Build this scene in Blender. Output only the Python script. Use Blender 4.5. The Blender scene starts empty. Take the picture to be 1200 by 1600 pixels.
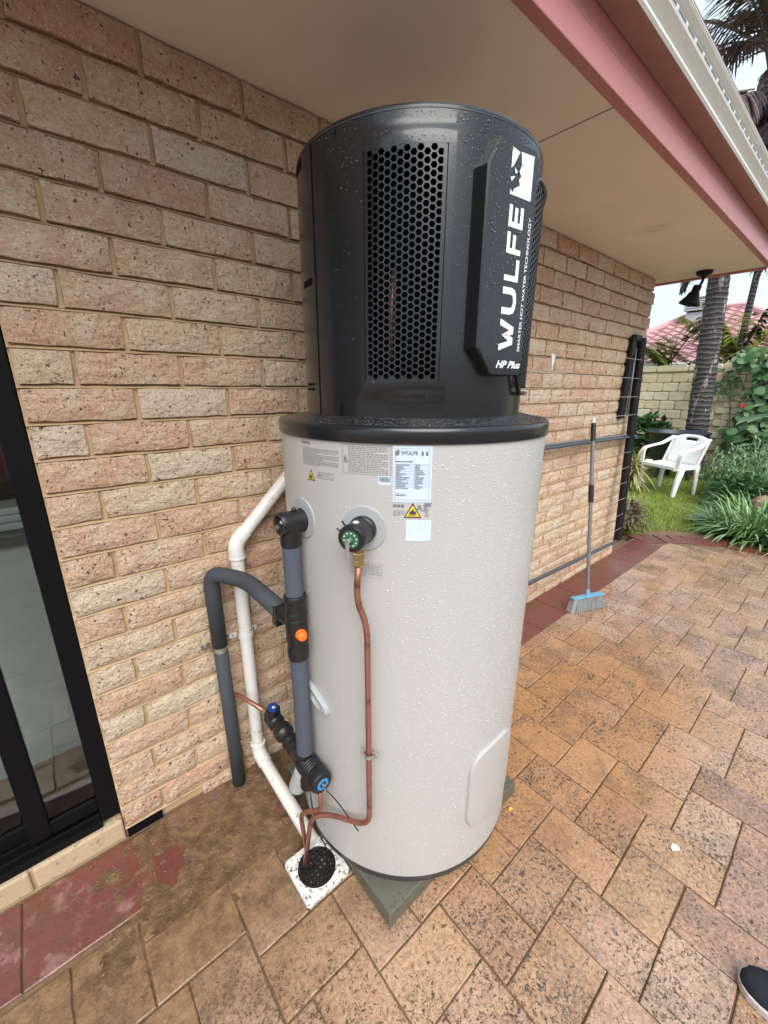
import bpy, bmesh, math, random
import numpy as np
from mathutils import Vector, Matrix
random.seed(7); RNG = np.random.default_rng(11)
SC = bpy.context.scene
COL = SC.collection
PI = math.pi
rad = math.radians

# ------------------------------------------------------------------ camera, sky, sun, exposure
CAMROT = [[0.7625661, -0.6468919, 0.0048812], [-0.185473, -0.2258546, -0.9563417], [0.6197521, 0.7283684, -0.2922101]]
CAMPOS = (-0.10303, -1.27025, 1.41667)
FPX = 635.9494
cd = bpy.data.cameras.new('camera'); cam = bpy.data.objects.new('camera', cd); COL.objects.link(cam)
cd.sensor_fit = 'HORIZONTAL'; cd.sensor_width = 36.0; cd.lens = FPX/1200*36; cd.clip_start = .02; cd.clip_end = 600
_r, _d, _f = [Vector(a) for a in CAMROT]
m = Matrix.Identity(4)
for i in range(3):
    m[i][0] = _r[i]; m[i][1] = -_d[i]; m[i][2] = -_f[i]; m[i][3] = CAMPOS[i]
cam.matrix_world = m
SC.camera = cam

SUN_EL, SUN_AZ = 47, 210            # degrees; azimuth measured from +Y clockwise, sun stands out over the patio
w = bpy.data.worlds.new('World'); SC.world = w; w.use_nodes = True
nt = w.node_tree; nt.nodes.clear()
sky = nt.nodes.new('ShaderNodeTexSky'); sky.sky_type = 'NISHITA'; sky.sun_disc = False
sky.sun_elevation = rad(SUN_EL); sky.sun_rotation = rad(SUN_AZ); sky.air_density = 1.0; sky.dust_density = 3.0; sky.ozone_density = 1.0
cloud = nt.nodes.new('ShaderNodeTexNoise'); cloud.inputs['Scale'].default_value = 2.2; cloud.inputs['Detail'].default_value = 5
cr = nt.nodes.new('ShaderNodeValToRGB'); cr.color_ramp.elements[0].position = .3; cr.color_ramp.elements[1].position = .75
cr.color_ramp.elements[0].color = (4.3, 5.4, 6.4, 1); cr.color_ramp.elements[1].color = (5.3, 6.05, 6.7, 1)
mx = nt.nodes.new('ShaderNodeMixRGB'); mx.inputs[0].default_value = .82
bg = nt.nodes.new('ShaderNodeBackground'); bg.inputs[1].default_value = .10
out = nt.nodes.new('ShaderNodeOutputWorld')
nt.links.new(cloud.outputs['Fac'], cr.inputs[0]); nt.links.new(sky.outputs[0], mx.inputs[1]); nt.links.new(cr.outputs[0], mx.inputs[2])
nt.links.new(mx.outputs[0], bg.inputs[0]); nt.links.new(bg.outputs[0], out.inputs[0])
sl = bpy.data.lights.new('sun', 'SUN'); sl.energy = 1.9; sl.angle = rad(50); sl.color = (1, .97, .92)
so = bpy.data.objects.new('sun', sl); COL.objects.link(so)
_sd = Vector((math.sin(rad(SUN_AZ))*math.cos(rad(SUN_EL)), math.cos(rad(SUN_AZ))*math.cos(rad(SUN_EL)), math.sin(rad(SUN_EL))))
so.rotation_euler = _sd.to_track_quat('Z', 'Y').to_euler()
SC.view_settings.view_transform = 'Standard'; SC.view_settings.look = 'None'
SC.view_settings.exposure = 1.12; SC.view_settings.gamma = 1.0; SC.view_settings.use_curve_mapping = False

# ------------------------------------------------------------------ helpers
def project(p):
    d = [p[i]-CAMPOS[i] for i in range(3)]
    c = [sum(CAMROT[k][i]*d[i] for i in range(3)) for k in range(3)]
    if c[2] <= .02: return None
    return c[0]/c[2]*FPX+600, c[1]/c[2]*FPX+800, c[2]
TX, TY, TR = .705, -.436, .3535          # the tank's axis and radius
def shown(p, pad=60, tank=True):
    q = project(p)
    if q is None or not (-pad < q[0] < 1200+pad and -pad < q[1] < 1600+pad): return None
    if tank and p[2] < 1.9:
        rr = TR if p[2] < 1.33 else .283
        ax, ay = CAMPOS[0], CAMPOS[1]; bx, by = p[0]-ax, p[1]-ay
        t = max(0, min(1, ((TX-ax)*bx+(TY-ay)*by)/(bx*bx+by*by)))
        if t < .98 and math.hypot(ax+bx*t-TX, ay+by*t-TY) < rr-.04: return None
    return q

class MB:
    def __init__(s): s.v = []; s.f = []; s.mi = []
    def add(s, vs, fs, mi=0):
        o = len(s.v); s.v += [tuple(v) for v in vs]
        for f in fs: s.f.append([o+i for i in f]); s.mi.append(mi)
    def box(s, x0, x1, y0, y1, z0, z1, mi=0):
        s.add([(x0,y0,z0),(x1,y0,z0),(x1,y1,z0),(x0,y1,z0),(x0,y0,z1),(x1,y0,z1),(x1,y1,z1),(x0,y1,z1)],
              [(0,3,2,1),(4,5,6,7),(0,1,5,4),(1,2,6,5),(2,3,7,6),(3,0,4,7)], mi)
    def obox(s, c, ax, ay, az, mi=0):           # oriented box: centre and three half-axis vectors
        c, ax, ay, az = [Vector(a) for a in (c, ax, ay, az)]
        vs = [c+ax*i+ay*j+az*k for k in (-1,1) for j, i in ((-1,-1),(-1,1),(1,1),(1,-1))]
        s.add(vs, [(0,3,2,1),(4,5,6,7),(0,1,5,4),(1,2,6,5),(2,3,7,6),(3,0,4,7)], mi)
    def tube(s, pts, r, seg=12, caps=True, mi=0):
        pts = [Vector(p) for p in pts]; n = len(pts)
        rs = r if isinstance(r, (list, tuple)) else [r]*n
        t0 = (pts[1]-pts[0]).normalized()
        u = t0.orthogonal().normalized(); vs = []; prev = t0
        for i, p in enumerate(pts):
            t = ((pts[min(i+1,n-1)]-pts[i]).normalized()+(pts[i]-pts[max(i-1,0)]).normalized()).normalized() if 0 < i < n-1 else ((pts[1]-pts[0]).normalized() if i == 0 else (pts[-1]-pts[-2]).normalized())
            q = prev.rotation_difference(t); u = (q @ u); u = (u-t*u.dot(t)).normalized(); prev = t
            w_ = t.cross(u)
            for k in range(seg):
                a = 2*PI*k/seg; vs.append(p+(u*math.cos(a)+w_*math.sin(a))*rs[i])
        fs = [(i*seg+k, i*seg+(k+1)%seg, (i+1)*seg+(k+1)%seg, (i+1)*seg+k) for i in range(n-1) for k in range(seg)]
        if caps: fs += [tuple(range(seg))[::-1], tuple(range((n-1)*seg, n*seg))]
        s.add(vs, fs, mi)
    def lathe(s, prof, o=(0,0,0), axis=(0,0,1), seg=48, mi=0, a0=0, a1=2*PI):
        o = Vector(o); a = Vector(axis).normalized(); u = a.orthogonal().normalized(); v_ = a.cross(u)
        if abs(a.z) > .999: u, v_ = Vector((1,0,0)), Vector((0,1,0))*(1 if a.z > 0 else -1)
        full = abs(a1-a0-2*PI) < 1e-6; ns = seg if full else seg+1
        vs = []
        for r_, h in prof:
            for k in range(ns):
                t = a0+(a1-a0)*k/seg; vs.append(o+a*h+(u*math.cos(t)+v_*math.sin(t))*max(r_, 1e-5))
        fs = []
        for i in range(len(prof)-1):
            for k in range(seg):
                k2 = (k+1) % ns if full else k+1
                fs.append((i*ns+k, i*ns+k2, (i+1)*ns+k2, (i+1)*ns+k))
        s.add(vs, fs, mi)
    def prism(s, poly, vec, mi=0):
        poly = [Vector(p) for p in poly]; vec = Vector(vec); n = len(poly)
        s.add(poly+[p+vec for p in poly], [tuple(range(n))[::-1], tuple(range(n, 2*n))]+[(i, (i+1)%n, n+(i+1)%n, n+i) for i in range(n)], mi)
    def sphere(s, c, r, nu=10, nv=6, sc=(1,1,1), mi=0):
        c = Vector(c); vs = []; 
        for j in range(nv+1):
            a = PI*j/nv
            for i in range(nu):
                b = 2*PI*i/nu; vs.append(c+Vector((math.sin(a)*math.cos(b)*sc[0], math.sin(a)*math.sin(b)*sc[1], -math.cos(a)*sc[2]))*r)
        s.add(vs, [(j*nu+i, j*nu+(i+1)%nu, (j+1)*nu+(i+1)%nu, (j+1)*nu+i) for j in range(nv) for i in range(nu)], mi)
    def mesh(s, name, mat, smooth=None, bevel=0, seg=2, fixn=True):
        me = bpy.data.meshes.new(name); me.from_pydata(s.v, [], s.f)
        mats = mat if isinstance(mat, (list, tuple)) else [mat]
        for m_ in mats: me.materials.append(m_)
        if len(mats) > 1: me.polygons.foreach_set('material_index', s.mi)
        if bevel or fixn:
            bm = bmesh.new(); bm.from_mesh(me)
            if fixn: bmesh.ops.recalc_face_normals(bm, faces=bm.faces)
            if bevel:
                bm.normal_update()
                es = [e for e in bm.edges if len(e.link_faces) == 2 and e.calc_face_angle(0) > .5]
                bmesh.ops.bevel(bm, geom=es, offset=bevel, segments=seg, profile=.5, affect='EDGES', clamp_overlap=True)
            bm.to_mesh(me); bm.free()
        if smooth is not None:
            me.shade_smooth()
            if smooth: me.set_sharp_from_angle(angle=rad(smooth))
        me.update(); return me
    def build(s, name, mat, parent=None, smooth=None, bevel=0, seg=2, fixn=True, kind=None):
        return link(name, s.mesh(name, mat, smooth, bevel, seg, fixn), parent, kind)
def link(name, me, parent=None, kind=None, label=None):
    o = bpy.data.objects.new(name, me); COL.objects.link(o)
    if parent is not None:
        o.parent = parent; o.matrix_parent_inverse = Matrix.Translation(-Vector(parent_origin(parent)))
    if kind: o['kind'] = kind
    if label: o['label'] = label
    return o
def parent_origin(p):
    return Vector(p.location) if p.parent is None else Vector((0, 0, 0))     # parts stand in world space
def tag(o, label, cat, group=None):
    o['label'] = label; o['category'] = cat
    if group: o['group'] = group
    return o
def thing(name, label, cat, loc=(0,0,0), group=None):
    o = bpy.data.objects.new(name, None); COL.objects.link(o); o.location = loc; o.empty_display_size = .05
    return tag(o, label, cat, group)
def fillet(pts, r, n=6):
    pts = [Vector(p) for p in pts]; res = [pts[0]]
    for i in range(1, len(pts)-1):
        a, b, c = pts[i-1], pts[i], pts[i+1]
        d0 = min(r, (a-b).length*.49); d1 = min(r, (c-b).length*.49)
        p0 = b+(a-b).normalized()*d0; p1 = b+(c-b).normalized()*d1
        for k in range(n+1):
            t = k/n; res.append(p0*(1-t)**2+b*2*t*(1-t)+p1*t*t)
    return res+[pts[-1]]

# ------------------------------------------------------------------ materials
class NT:
    def __init__(s, name):
        s.m = bpy.data.materials.new(name); s.m.use_nodes = True; s.t = s.m.node_tree; s.t.nodes.clear()
        s.o = s.n('ShaderNodeOutputMaterial'); s.b = s.n('ShaderNodeBsdfPrincipled'); s.l(s.b.outputs[0], s.o.inputs[0])
    def n(s, k, **kw):
        x = s.t.nodes.new(k)
        for a, b in kw.items(): setattr(x, a, b)
        return x
    def l(s, a, b): s.t.links.new(a, b)
    def coord(s, kind='pos'):
        if kind == 'pos': return s.n('ShaderNodeNewGeometry').outputs['Position']
        return s.n('ShaderNodeTexCoord').outputs['Object']
    def noise(s, co, scale, detail=4, rough=.55, sc=None, dist=0):
        if sc:
            mp = s.n('ShaderNodeMapping'); mp.inputs['Scale'].default_value = sc; s.l(co, mp.inputs[0]); co = mp.outputs[0]
        x = s.n('ShaderNodeTexNoise'); x.inputs['Scale'].default_value = scale; x.inputs['Detail'].default_value = detail; x.inputs['Roughness'].default_value = rough; x.inputs['Distortion'].default_value = dist
        s.l(co, x.inputs['Vector']); return x.outputs['Fac']
    def voro(s, co, scale, feature='F1', sc=None):
        if sc:
            mp = s.n('ShaderNodeMapping'); mp.inputs['Scale'].default_value = sc; s.l(co, mp.inputs[0]); co = mp.outputs[0]
        x = s.n('ShaderNodeTexVoronoi'); x.feature = feature; x.inputs['Scale'].default_value = scale; s.l(co, x.inputs['Vector']); return x.outputs['Distance']
    def step(s, f, a, b):
        x = s.n('ShaderNodeMapRange'); x.interpolation_type = 'SMOOTHSTEP'
        x.inputs['From Min'].default_value = a; x.inputs['From Max'].default_value = b
        if isinstance(f, float): x.inputs[0].default_value = f
        else: s.l(f, x.inputs[0])
        return x.outputs[0]
    def math(s, op, a, b=0.0):
        x = s.n('ShaderNodeMath', operation=op)
        for i, q in enumerate((a, b)):
            if isinstance(q, (int, float)): x.inputs[i].default_value = q
            else: s.l(q, x.inputs[i])
        return x.outputs[0]
    def ramp(s, f, stops, mode='LINEAR'):
        x = s.n('ShaderNodeValToRGB'); e = x.color_ramp.elements; x.color_ramp.interpolation = mode
        while len(e) < len(stops): e.new(.5)
        for i, (p, c) in enumerate(stops): e[i].position = p; e[i].color = (*c, 1)
        s.l(f, x.inputs[0]); return x.outputs[0]
    def mix(s, f, a, b, mode='MIX'):
        x = s.n('ShaderNodeMixRGB', blend_type=mode)
        for i, q in enumerate((f, a, b)):
            if isinstance(q, (int, float)): x.inputs[i].default_value = q
            elif isinstance(q, tuple): x.inputs[i].default_value = (*q, 1)
            else: s.l(q, x.inputs[i])
        return x.outputs[0]
    def bump(s, h, strength=.5, dist=.01, prev=None):
        x = s.n('ShaderNodeBump'); x.inputs['Strength'].default_value = strength; x.inputs['Distance'].default_value = dist
        s.l(h, x.inputs['Height'])
        if prev is not None: s.l(prev, x.inputs['Normal'])
        return x.outputs[0]
    def fin(s, col=None, rough=None, normal=None, metal=0, spec=None, trans=0, ior=None, coat=0):
        b = s.b
        for k, q in (('Base Color', col), ('Roughness', rough), ('Normal', normal)):
            if q is None: continue
            if isinstance(q, (int, float)): b.inputs[k].default_value = q
            elif isinstance(q, tuple): b.inputs[k].default_value = (*q, 1)
            else: s.l(q, b.inputs[k])
        b.inputs['Metallic'].default_value = metal
        if spec is not None: b.inputs['Specular IOR Level'].default_value = spec
        if trans: b.inputs['Transmission Weight'].default_value = trans
        if ior: b.inputs['IOR'].default_value = ior
        if coat > 0: b.inputs['Coat Weight'].default_value = coat; b.inputs['Coat Roughness'].default_value = .12
        return s.m
def plain(name, col, rough=.5, metal=0, grain=0.06, gscale=40, bump=0, bscale=200, spec=None, dirt=None, coord='pos', coat=0):
    s = NT(name); co = s.coord(coord)
    n1 = s.noise(co, gscale, 5)
    c = s.mix(n1, tuple(x*(1-grain*2) for x in col), tuple(min(1, x*(1+grain*2)) for x in col))
    if dirt:
        dcol, sc_, lo, hi = dirt
        c = s.mix(s.step(s.noise(co, sc_, 6, .65), lo, hi), c, dcol)
    r = s.math('ADD', s.math('MULTIPLY', s.noise(co, gscale*.6, 3), .2), rough-.1)
    nrm = s.bump(s.noise(co, bscale, 4), bump, .004) if bump else None
    return s.fin(c, r, nrm, metal, spec, coat=coat)

def mk_brick():
    s = NT('face_brick'); co = s.coord('pos'); oi = s.n('ShaderNodeObjectInfo').outputs['Random']
    base = s.ramp(oi, [(0, (.73,.485,.335)), (.18, (.73,.52,.355)), (.36, (.77,.57,.40)), (.52, (.74,.51,.36)), (.68, (.78,.64,.49)), (.80, (.72,.45,.32)), (.9, (.76,.60,.43)), (1, (.69,.445,.305))], 'CONSTANT')
    fine = s.noise(co, 95, 6, .75); col = s.mix(s.step(fine, .30, .66), s.mix(.55, base, (.56,.44,.35), 'MULTIPLY'), base)
    blot = s.noise(co, 13, 5, .65); col = s.mix(s.math('MULTIPLY', s.step(blot, .44, .68), .62), col, (.76,.64,.49))
    col = s.mix(s.math('MULTIPLY', s.step(s.noise(co, 7, 5, .7, sc=(1.3,1,1)), .55, .70), .40), col, (.47,.27,.18))
    dens = s.step(s.noise(co, 11, 3, .5), .30, .65)
    p1_ = s.step(s.math('ADD', s.noise(co, 120, 3, .65, sc=(1,1,.8)), s.math('MULTIPLY', dens, .055)), .672, .70)
    p2_ = s.step(s.math('ADD', s.noise(co, 62, 4, .6, sc=(1,1,.7)), s.math('MULTIPLY', dens, .04)), .690, .715)
    pits = s.math('MAXIMUM', p1_, p2_)
    col = s.mix(s.math('MULTIPLY', pits, .88), col, (.075,.045,.028))
    col = s.mix(s.math('MULTIPLY', s.step(s.noise(co, 150, 2, .5), .61, .68), .7), col, (.84,.76,.63))
    n = s.bump(s.math('SUBTRACT', s.noise(co, 75, 7, .72), s.math('MULTIPLY', pits, .6)), .95, .014)
    n = s.bump(s.noise(co, 24, 4, .55, sc=(1,1,1.5)), .65, .028, n)
    return s.fin(col, .78, n, spec=.3)
def mk_mortar():
    s = NT('mortar'); co = s.coord()
    c = s.mix(s.noise(co, 30, 5), (.43,.295,.17), (.55,.395,.24))
    c = s.mix(s.step(s.noise(co, 5, 4), .55, .75), c, (.28,.195,.12))
    return s.fin(c, .9, s.bump(s.noise(co, 160, 4), .5, .004), spec=.2)
def mk_paver():
    s = NT('clay_paver'); co = s.coord(); oi = s.n('ShaderNodeObjectInfo').outputs['Random']
    base = s.ramp(oi, [(0, (.46,.27,.15)), (.2, (.50,.31,.20)), (.38, (.42,.24,.155)), (.52, (.53,.35,.24)), (.66, (.46,.275,.185)), (.8, (.48,.29,.155)), (.9, (.505,.325,.225)), (1, (.41,.23,.13))], 'CONSTANT')
    fine = s.noise(co, 85, 6, .75); col = s.mix(s.step(fine, .32, .64), s.mix(.8, base, (.56,.47,.40), 'MULTIPLY'), s.mix(.22, base, (.66,.50,.37)))
    xo = s.n('ShaderNodeSeparateXYZ'); s.l(co, xo.inputs[0])
    rx = s.math('ADD', s.math('POWER', s.math('SUBTRACT', xo.outputs[0], 1.42), 2.0), s.math('MULTIPLY', s.math('POWER', s.math('ADD', xo.outputs[1], .62), 2.0), 3.2))
    rust = s.math('MULTIPLY', s.math('SUBTRACT', 1.0, s.step(s.math('ADD', rx, s.math('MULTIPLY', s.noise(co, 3, 4), .6)), .35, 1.7)), .9)
    col = s.mix(rust, col, s.mix(.62, col, (.42,.18,.045)))
    big = s.noise(co, 4.2, 5, .62, dist=.5); col = s.mix(s.math('MULTIPLY', s.step(big, .52, .72), .55), col, s.mix(.75, col, (.42,.40,.40), 'MULTIPLY'))
    # grey lichen patches with shapes of their own, stronger on some pavers
    lich = s.step(s.math('ADD', s.noise(co, 5.5, 5, .65, dist=.6), s.math('MULTIPLY', s.math('FRACT', s.math('MULTIPLY', oi, 7.3)), .16)), .54, .74)
    sp = s.step(s.noise(co, 170, 4, .75), .47, .58)
    col = s.mix(s.math('MULTIPLY', s.math('MULTIPLY', lich, sp), .88), col, (.075,.06,.05))
    dens = s.math('ADD', s.math('MULTIPLY', s.step(s.noise(co, 6, 4, .6), .3, .65), .05), s.math('MULTIPLY', s.math('FRACT', s.math('MULTIPLY', oi, 13.7)), .035))
    a = s.step(s.math('ADD', s.noise(co, 125, 5, .7, sc=(1,.62,1), dist=.7), dens), .635, .670); b = s.step(s.math('ADD', s.noise(co, 112, 5, .7, sc=(.62,1,1), dist=.7), dens), .635, .670)
    c3 = s.step(s.math('ADD', s.noise(co, 230, 3, .7), dens), .665, .72)
    sk = s.math('MAXIMUM', s.math('MAXIMUM', a, b), s.math('MULTIPLY', c3, .85))
    col = s.mix(s.math('MULTIPLY', sk, .94), col, (.036,.024,.017))
    jit = s.math('MULTIPLY', s.math('SUBTRACT', s.noise(co, 6, 5, .65), .5), .5)
    mud = s.math('MULTIPLY', s.step(s.math('ADD', xo.outputs[1], jit), -.86, -.40), s.math('SUBTRACT', 1.0, s.step(s.math('ADD', xo.outputs[0], jit), .35, .8)))
    mcol = s.mix(s.step(s.noise(co, 22, 6, .7), .35, .65), (.12,.068,.033), (.26,.16,.083))
    col = s.mix(s.math('MULTIPLY', mud, .86), col, mcol)
    wet = s.step(s.noise(co, 2.1, 5, .6, dist=.4), .30, .50)
    film = s.math('MULTIPLY', s.math('MULTIPLY', wet, s.step(s.noise(co, 45, 4, .6), .40, .60)), s.math('SUBTRACT', 1.0, mud))
    r = s.math('SUBTRACT', .55, s.math('MULTIPLY', wet, .37))
    n = s.bump(s.math('SUBTRACT', s.noise(co, 75, 6, .7), s.math('MULTIPLY', sk, .6)), .55, .006)
    s.l(s.math('ADD', s.math('MULTIPLY', film, .85), .15), s.b.inputs['Coat Weight']); s.b.inputs['Coat Roughness'].default_value = .07
    s.l(s.bump(s.noise(co, 14, 3, .5), .12, .01), s.b.inputs['Coat Normal'])
    return s.fin(col, r, n, spec=.55)
def mk_redpaver():
    s = NT('red_paver'); co = s.coord(); oi = s.n('ShaderNodeObjectInfo').outputs['Random']
    base = s.ramp(oi, [(0, (.165,.052,.043)), (.35, (.195,.066,.052)), (.7, (.15,.046,.038)), (1, (.185,.07,.057))])
    col = s.mix(s.step(s.noise(co, 45, 6, .7), .3, .7), s.mix(.6, base, (.7,.66,.64), 'MULTIPLY'), base)
    x = s.n('ShaderNodeSeparateXYZ'); s.l(co, x.inputs[0])
    eff = s.math('MULTIPLY', s.step(s.noise(co, 8, 6, .7), .5, .62), s.math('SUBTRACT', 1.0, s.step(x.outputs[0], .6, 1.4)))
    col = s.mix(s.math('MULTIPLY', eff, .40), col, (.46,.31,.28))
    col = s.mix(s.math('MULTIPLY', s.step(s.noise(co, 7, 6, .72), .46, .64), .85), col, (.12,.068,.038))
    s.b.inputs['Coat Weight'].default_value = .06; s.b.inputs['Coat Roughness'].default_value = .10
    r = s.math('SUBTRACT', .42, s.math('MULTIPLY', s.step(s.noise(co, 2, 4), .4, .6), .25))
    return s.fin(col, r, s.bump(s.noise(co, 80, 5), .35, .005), spec=.5)
def mk_leaf(name, c0, c1, c2=None, rough=.45, trans=.12):
    s = NT(name); g = s.n('ShaderNodeNewGeometry'); rnd = g.outputs['Random Per Island']
    st = [(0, c0), (1, c1)] if c2 is None else [(0, c0), (.6, c1), (1, c2)]
    col = s.ramp(rnd, st)
    col = s.mix(s.math('MULTIPLY', s.noise(g.outputs['Position'], 30, 3), .5), col, tuple(x*.6 for x in c0))
    m_ = s.fin(col, rough, None, spec=.4)
    tr = s.n('ShaderNodeBsdfTranslucent'); s.l(col, tr.inputs[0]); mxs = s.n('ShaderNodeMixShader'); mxs.inputs[0].default_value = trans
    s.l(s.b.outputs[0], mxs.inputs[1]); s.l(tr.outputs[0], mxs.inputs[2]); s.l(mxs.outputs[0], s.o.inputs[0])
    return m_
def mk_limestone():
    s = NT('limestone_block'); co = s.coord(); oi = s.n('ShaderNodeObjectInfo').outputs['Random']
    base = s.ramp(oi, [(0, (.80,.68,.45)), (.4, (.82,.73,.52)), (.75, (.77,.64,.41)), (1, (.83,.75,.56))])
    col = s.mix(s.noise(co, 14, 5, .65), s.mix(.45, base, (.75,.7,.62), 'MULTIPLY'), base)
    x = s.n('ShaderNodeSeparateXYZ'); s.l(co, x.inputs[0])
    col = s.mix(s.math('MULTIPLY', s.step(s.noise(co, 6, 5, .7), .56, .70), .4), col, (.34,.28,.19))
    return s.fin(col, .9, s.bump(s.noise(co, 40, 5), .5, .01), spec=.2)
def mk_concrete(name, c0, c1, spots, rough=.75):
    s = NT(name); co = s.coord()
    c = s.mix(s.noise(co, 12, 6, .65), c0, c1); c = s.mix(s.math('MULTIPLY', s.step(s.noise(co, 30, 5, .7), .58, .68), .7), c, spots)
    return s.fin(c, rough, s.bump(s.noise(co, 90, 5), .35, .004))
def mk_soil():
    s = NT('muddy_soil'); co = s.coord()
    c = s.ramp(s.noise(co, 24, 7, .72), [(.3, (.085,.046,.022)), (.5, (.20,.115,.056)), (.7, (.34,.205,.11))])
    c = s.mix(s.math('MULTIPLY', s.step(s.noise(co, 9, 5, .7), .56, .68), .6), c, (.29,.19,.14))
    c = s.mix(s.step(s.noise(co, 150, 2, .5), .70, .74), c, (.55,.43,.30))
    return s.fin(c, .42, s.bump(s.noise(co, 55, 7, .75), 1.0, .016))
def mk_roof():
    s = NT('terracotta_tile'); co = s.coord(); oi = s.n('ShaderNodeObjectInfo').outputs['Random']
    base = s.ramp(oi, [(0, (.46,.24,.24)), (.5, (.56,.32,.33)), (1, (.50,.27,.24))])
    c = s.mix(s.math('MULTIPLY', s.step(s.noise(co, 3, 5, .7), .55, .7), .5), base, (.50,.40,.27))
    return s.fin(c, .6, s.bump(s.noise(co, 30, 4), .3, .01))
def mk_trunk():
    s = NT('palm_bark'); co = s.coord()
    c = s.ramp(s.noise(co, 14, 6, .7, sc=(1,1,3)), [(.3, (.024,.020,.021)), (.55, (.052,.044,.045)), (.75, (.115,.10,.095))])
    wv = s.n('ShaderNodeTexWave'); wv.wave_type = 'BANDS'; wv.bands_direction = 'Z'; wv.inputs['Scale'].default_value = 4.2; wv.inputs['Distortion'].default_value = 3.5; wv.inputs['Detail'].default_value = 4; wv.inputs['Detail Scale'].default_value = 1.6; s.l(co, wv.inputs['Vector'])
    c = s.mix(s.math('MULTIPLY', s.step(wv.outputs['Fac'], .72, .95), .6), c, (.19,.165,.16))
    c = s.mix(s.math('MULTIPLY', s.step(s.noise(co, 7, 5, .75, sc=(1.5,1.5,.30)), .57, .64), .8), c, (.44,.40,.36))
    n = s.bump(wv.outputs['Fac'], .6, .03); n = s.bump(s.noise(co, 40, 5, .7, sc=(1,1,3)), .7, .02, n)
    return s.fin(c, .85, n)
def mk_shell():
    s = NT('charcoal_plastic'); co = s.coord()
    c = s.mix(s.noise(co, 6, 4), (.013,.0133,.0155), (.018,.0184,.021))
    r = s.math('ADD', s.math('MULTIPLY', s.noise(co, 5, 4), .08), .22)
    return s.fin(c, r, s.bump(s.noise(co, 900, 2), .12, .001), metal=.2, spec=.45, coat=.30)
def mk_tank():
    s = NT('tank_paint'); co = s.coord()
    c = s.mix(s.noise(co, 4, 5, .6), (.415,.405,.392), (.455,.443,.428))
    c = s.mix(s.math('MULTIPLY', s.step(s.noise(co, 40, 4, .6, sc=(1,1,.06)), .5, .75), .16), c, (.5,.47,.44))
    x = s.n('ShaderNodeSeparateXYZ'); s.l(co, x.inputs[0])
    r = s.math('ADD', s.math('MULTIPLY', s.noise(co, 25, 5, .7), .25), .22)
    return s.fin(c, r, s.bump(s.noise(co, 420, 3, .6), .10, .001), spec=.5)
def mk_drop(name, body, glint_mix, gloss):
    s = NT(name); g = s.n('ShaderNodeBsdfGlossy'); g.inputs['Roughness'].default_value = .08
    d = s.n('ShaderNodeBsdfDiffuse'); d.inputs[0].default_value = (*body, 1); t = s.n('ShaderNodeBsdfTransparent'); t.inputs[0].default_value = (.97, .97, .97, 1)
    a = s.n('ShaderNodeMixShader'); a.inputs[0].default_value = glint_mix; s.l(t.outputs[0], a.inputs[1]); s.l(d.outputs[0], a.inputs[2])  # pale diffuse share paints the drops' bright glints into their colour
    lw_ = s.n('ShaderNodeLayerWeight'); lw_.inputs[0].default_value = gloss
    b = s.n('ShaderNodeMixShader'); s.l(lw_.outputs['Fresnel'], b.inputs[0]); s.l(a.outputs[0], b.inputs[1]); s.l(g.outputs[0], b.inputs[2]); s.l(b.outputs[0], s.o.inputs[0])
    return s.m
def mk_glass(name, tint=(1,1,1), rough=0.0):
    s = NT(name); return s.fin(tint, rough, None, trans=1.0, ior=1.33)
def mk_pane():
    s = NT('window_glass'); fr = s.n('ShaderNodeFresnel'); fr.inputs[0].default_value = 1.5
    g = s.n('ShaderNodeBsdfGlossy'); g.inputs['Roughness'].default_value = .01; t = s.n('ShaderNodeBsdfTransparent'); t.inputs[0].default_value = (.86,.9,.89,1)
    mx_ = s.n('ShaderNodeMixShader'); s.l(fr.outputs[0], mx_.inputs[0]); s.l(t.outputs[0], mx_.inputs[1]); s.l(g.outputs[0], mx_.inputs[2]); s.l(mx_.outputs[0], s.o.inputs[0])
    return s.m
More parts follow.
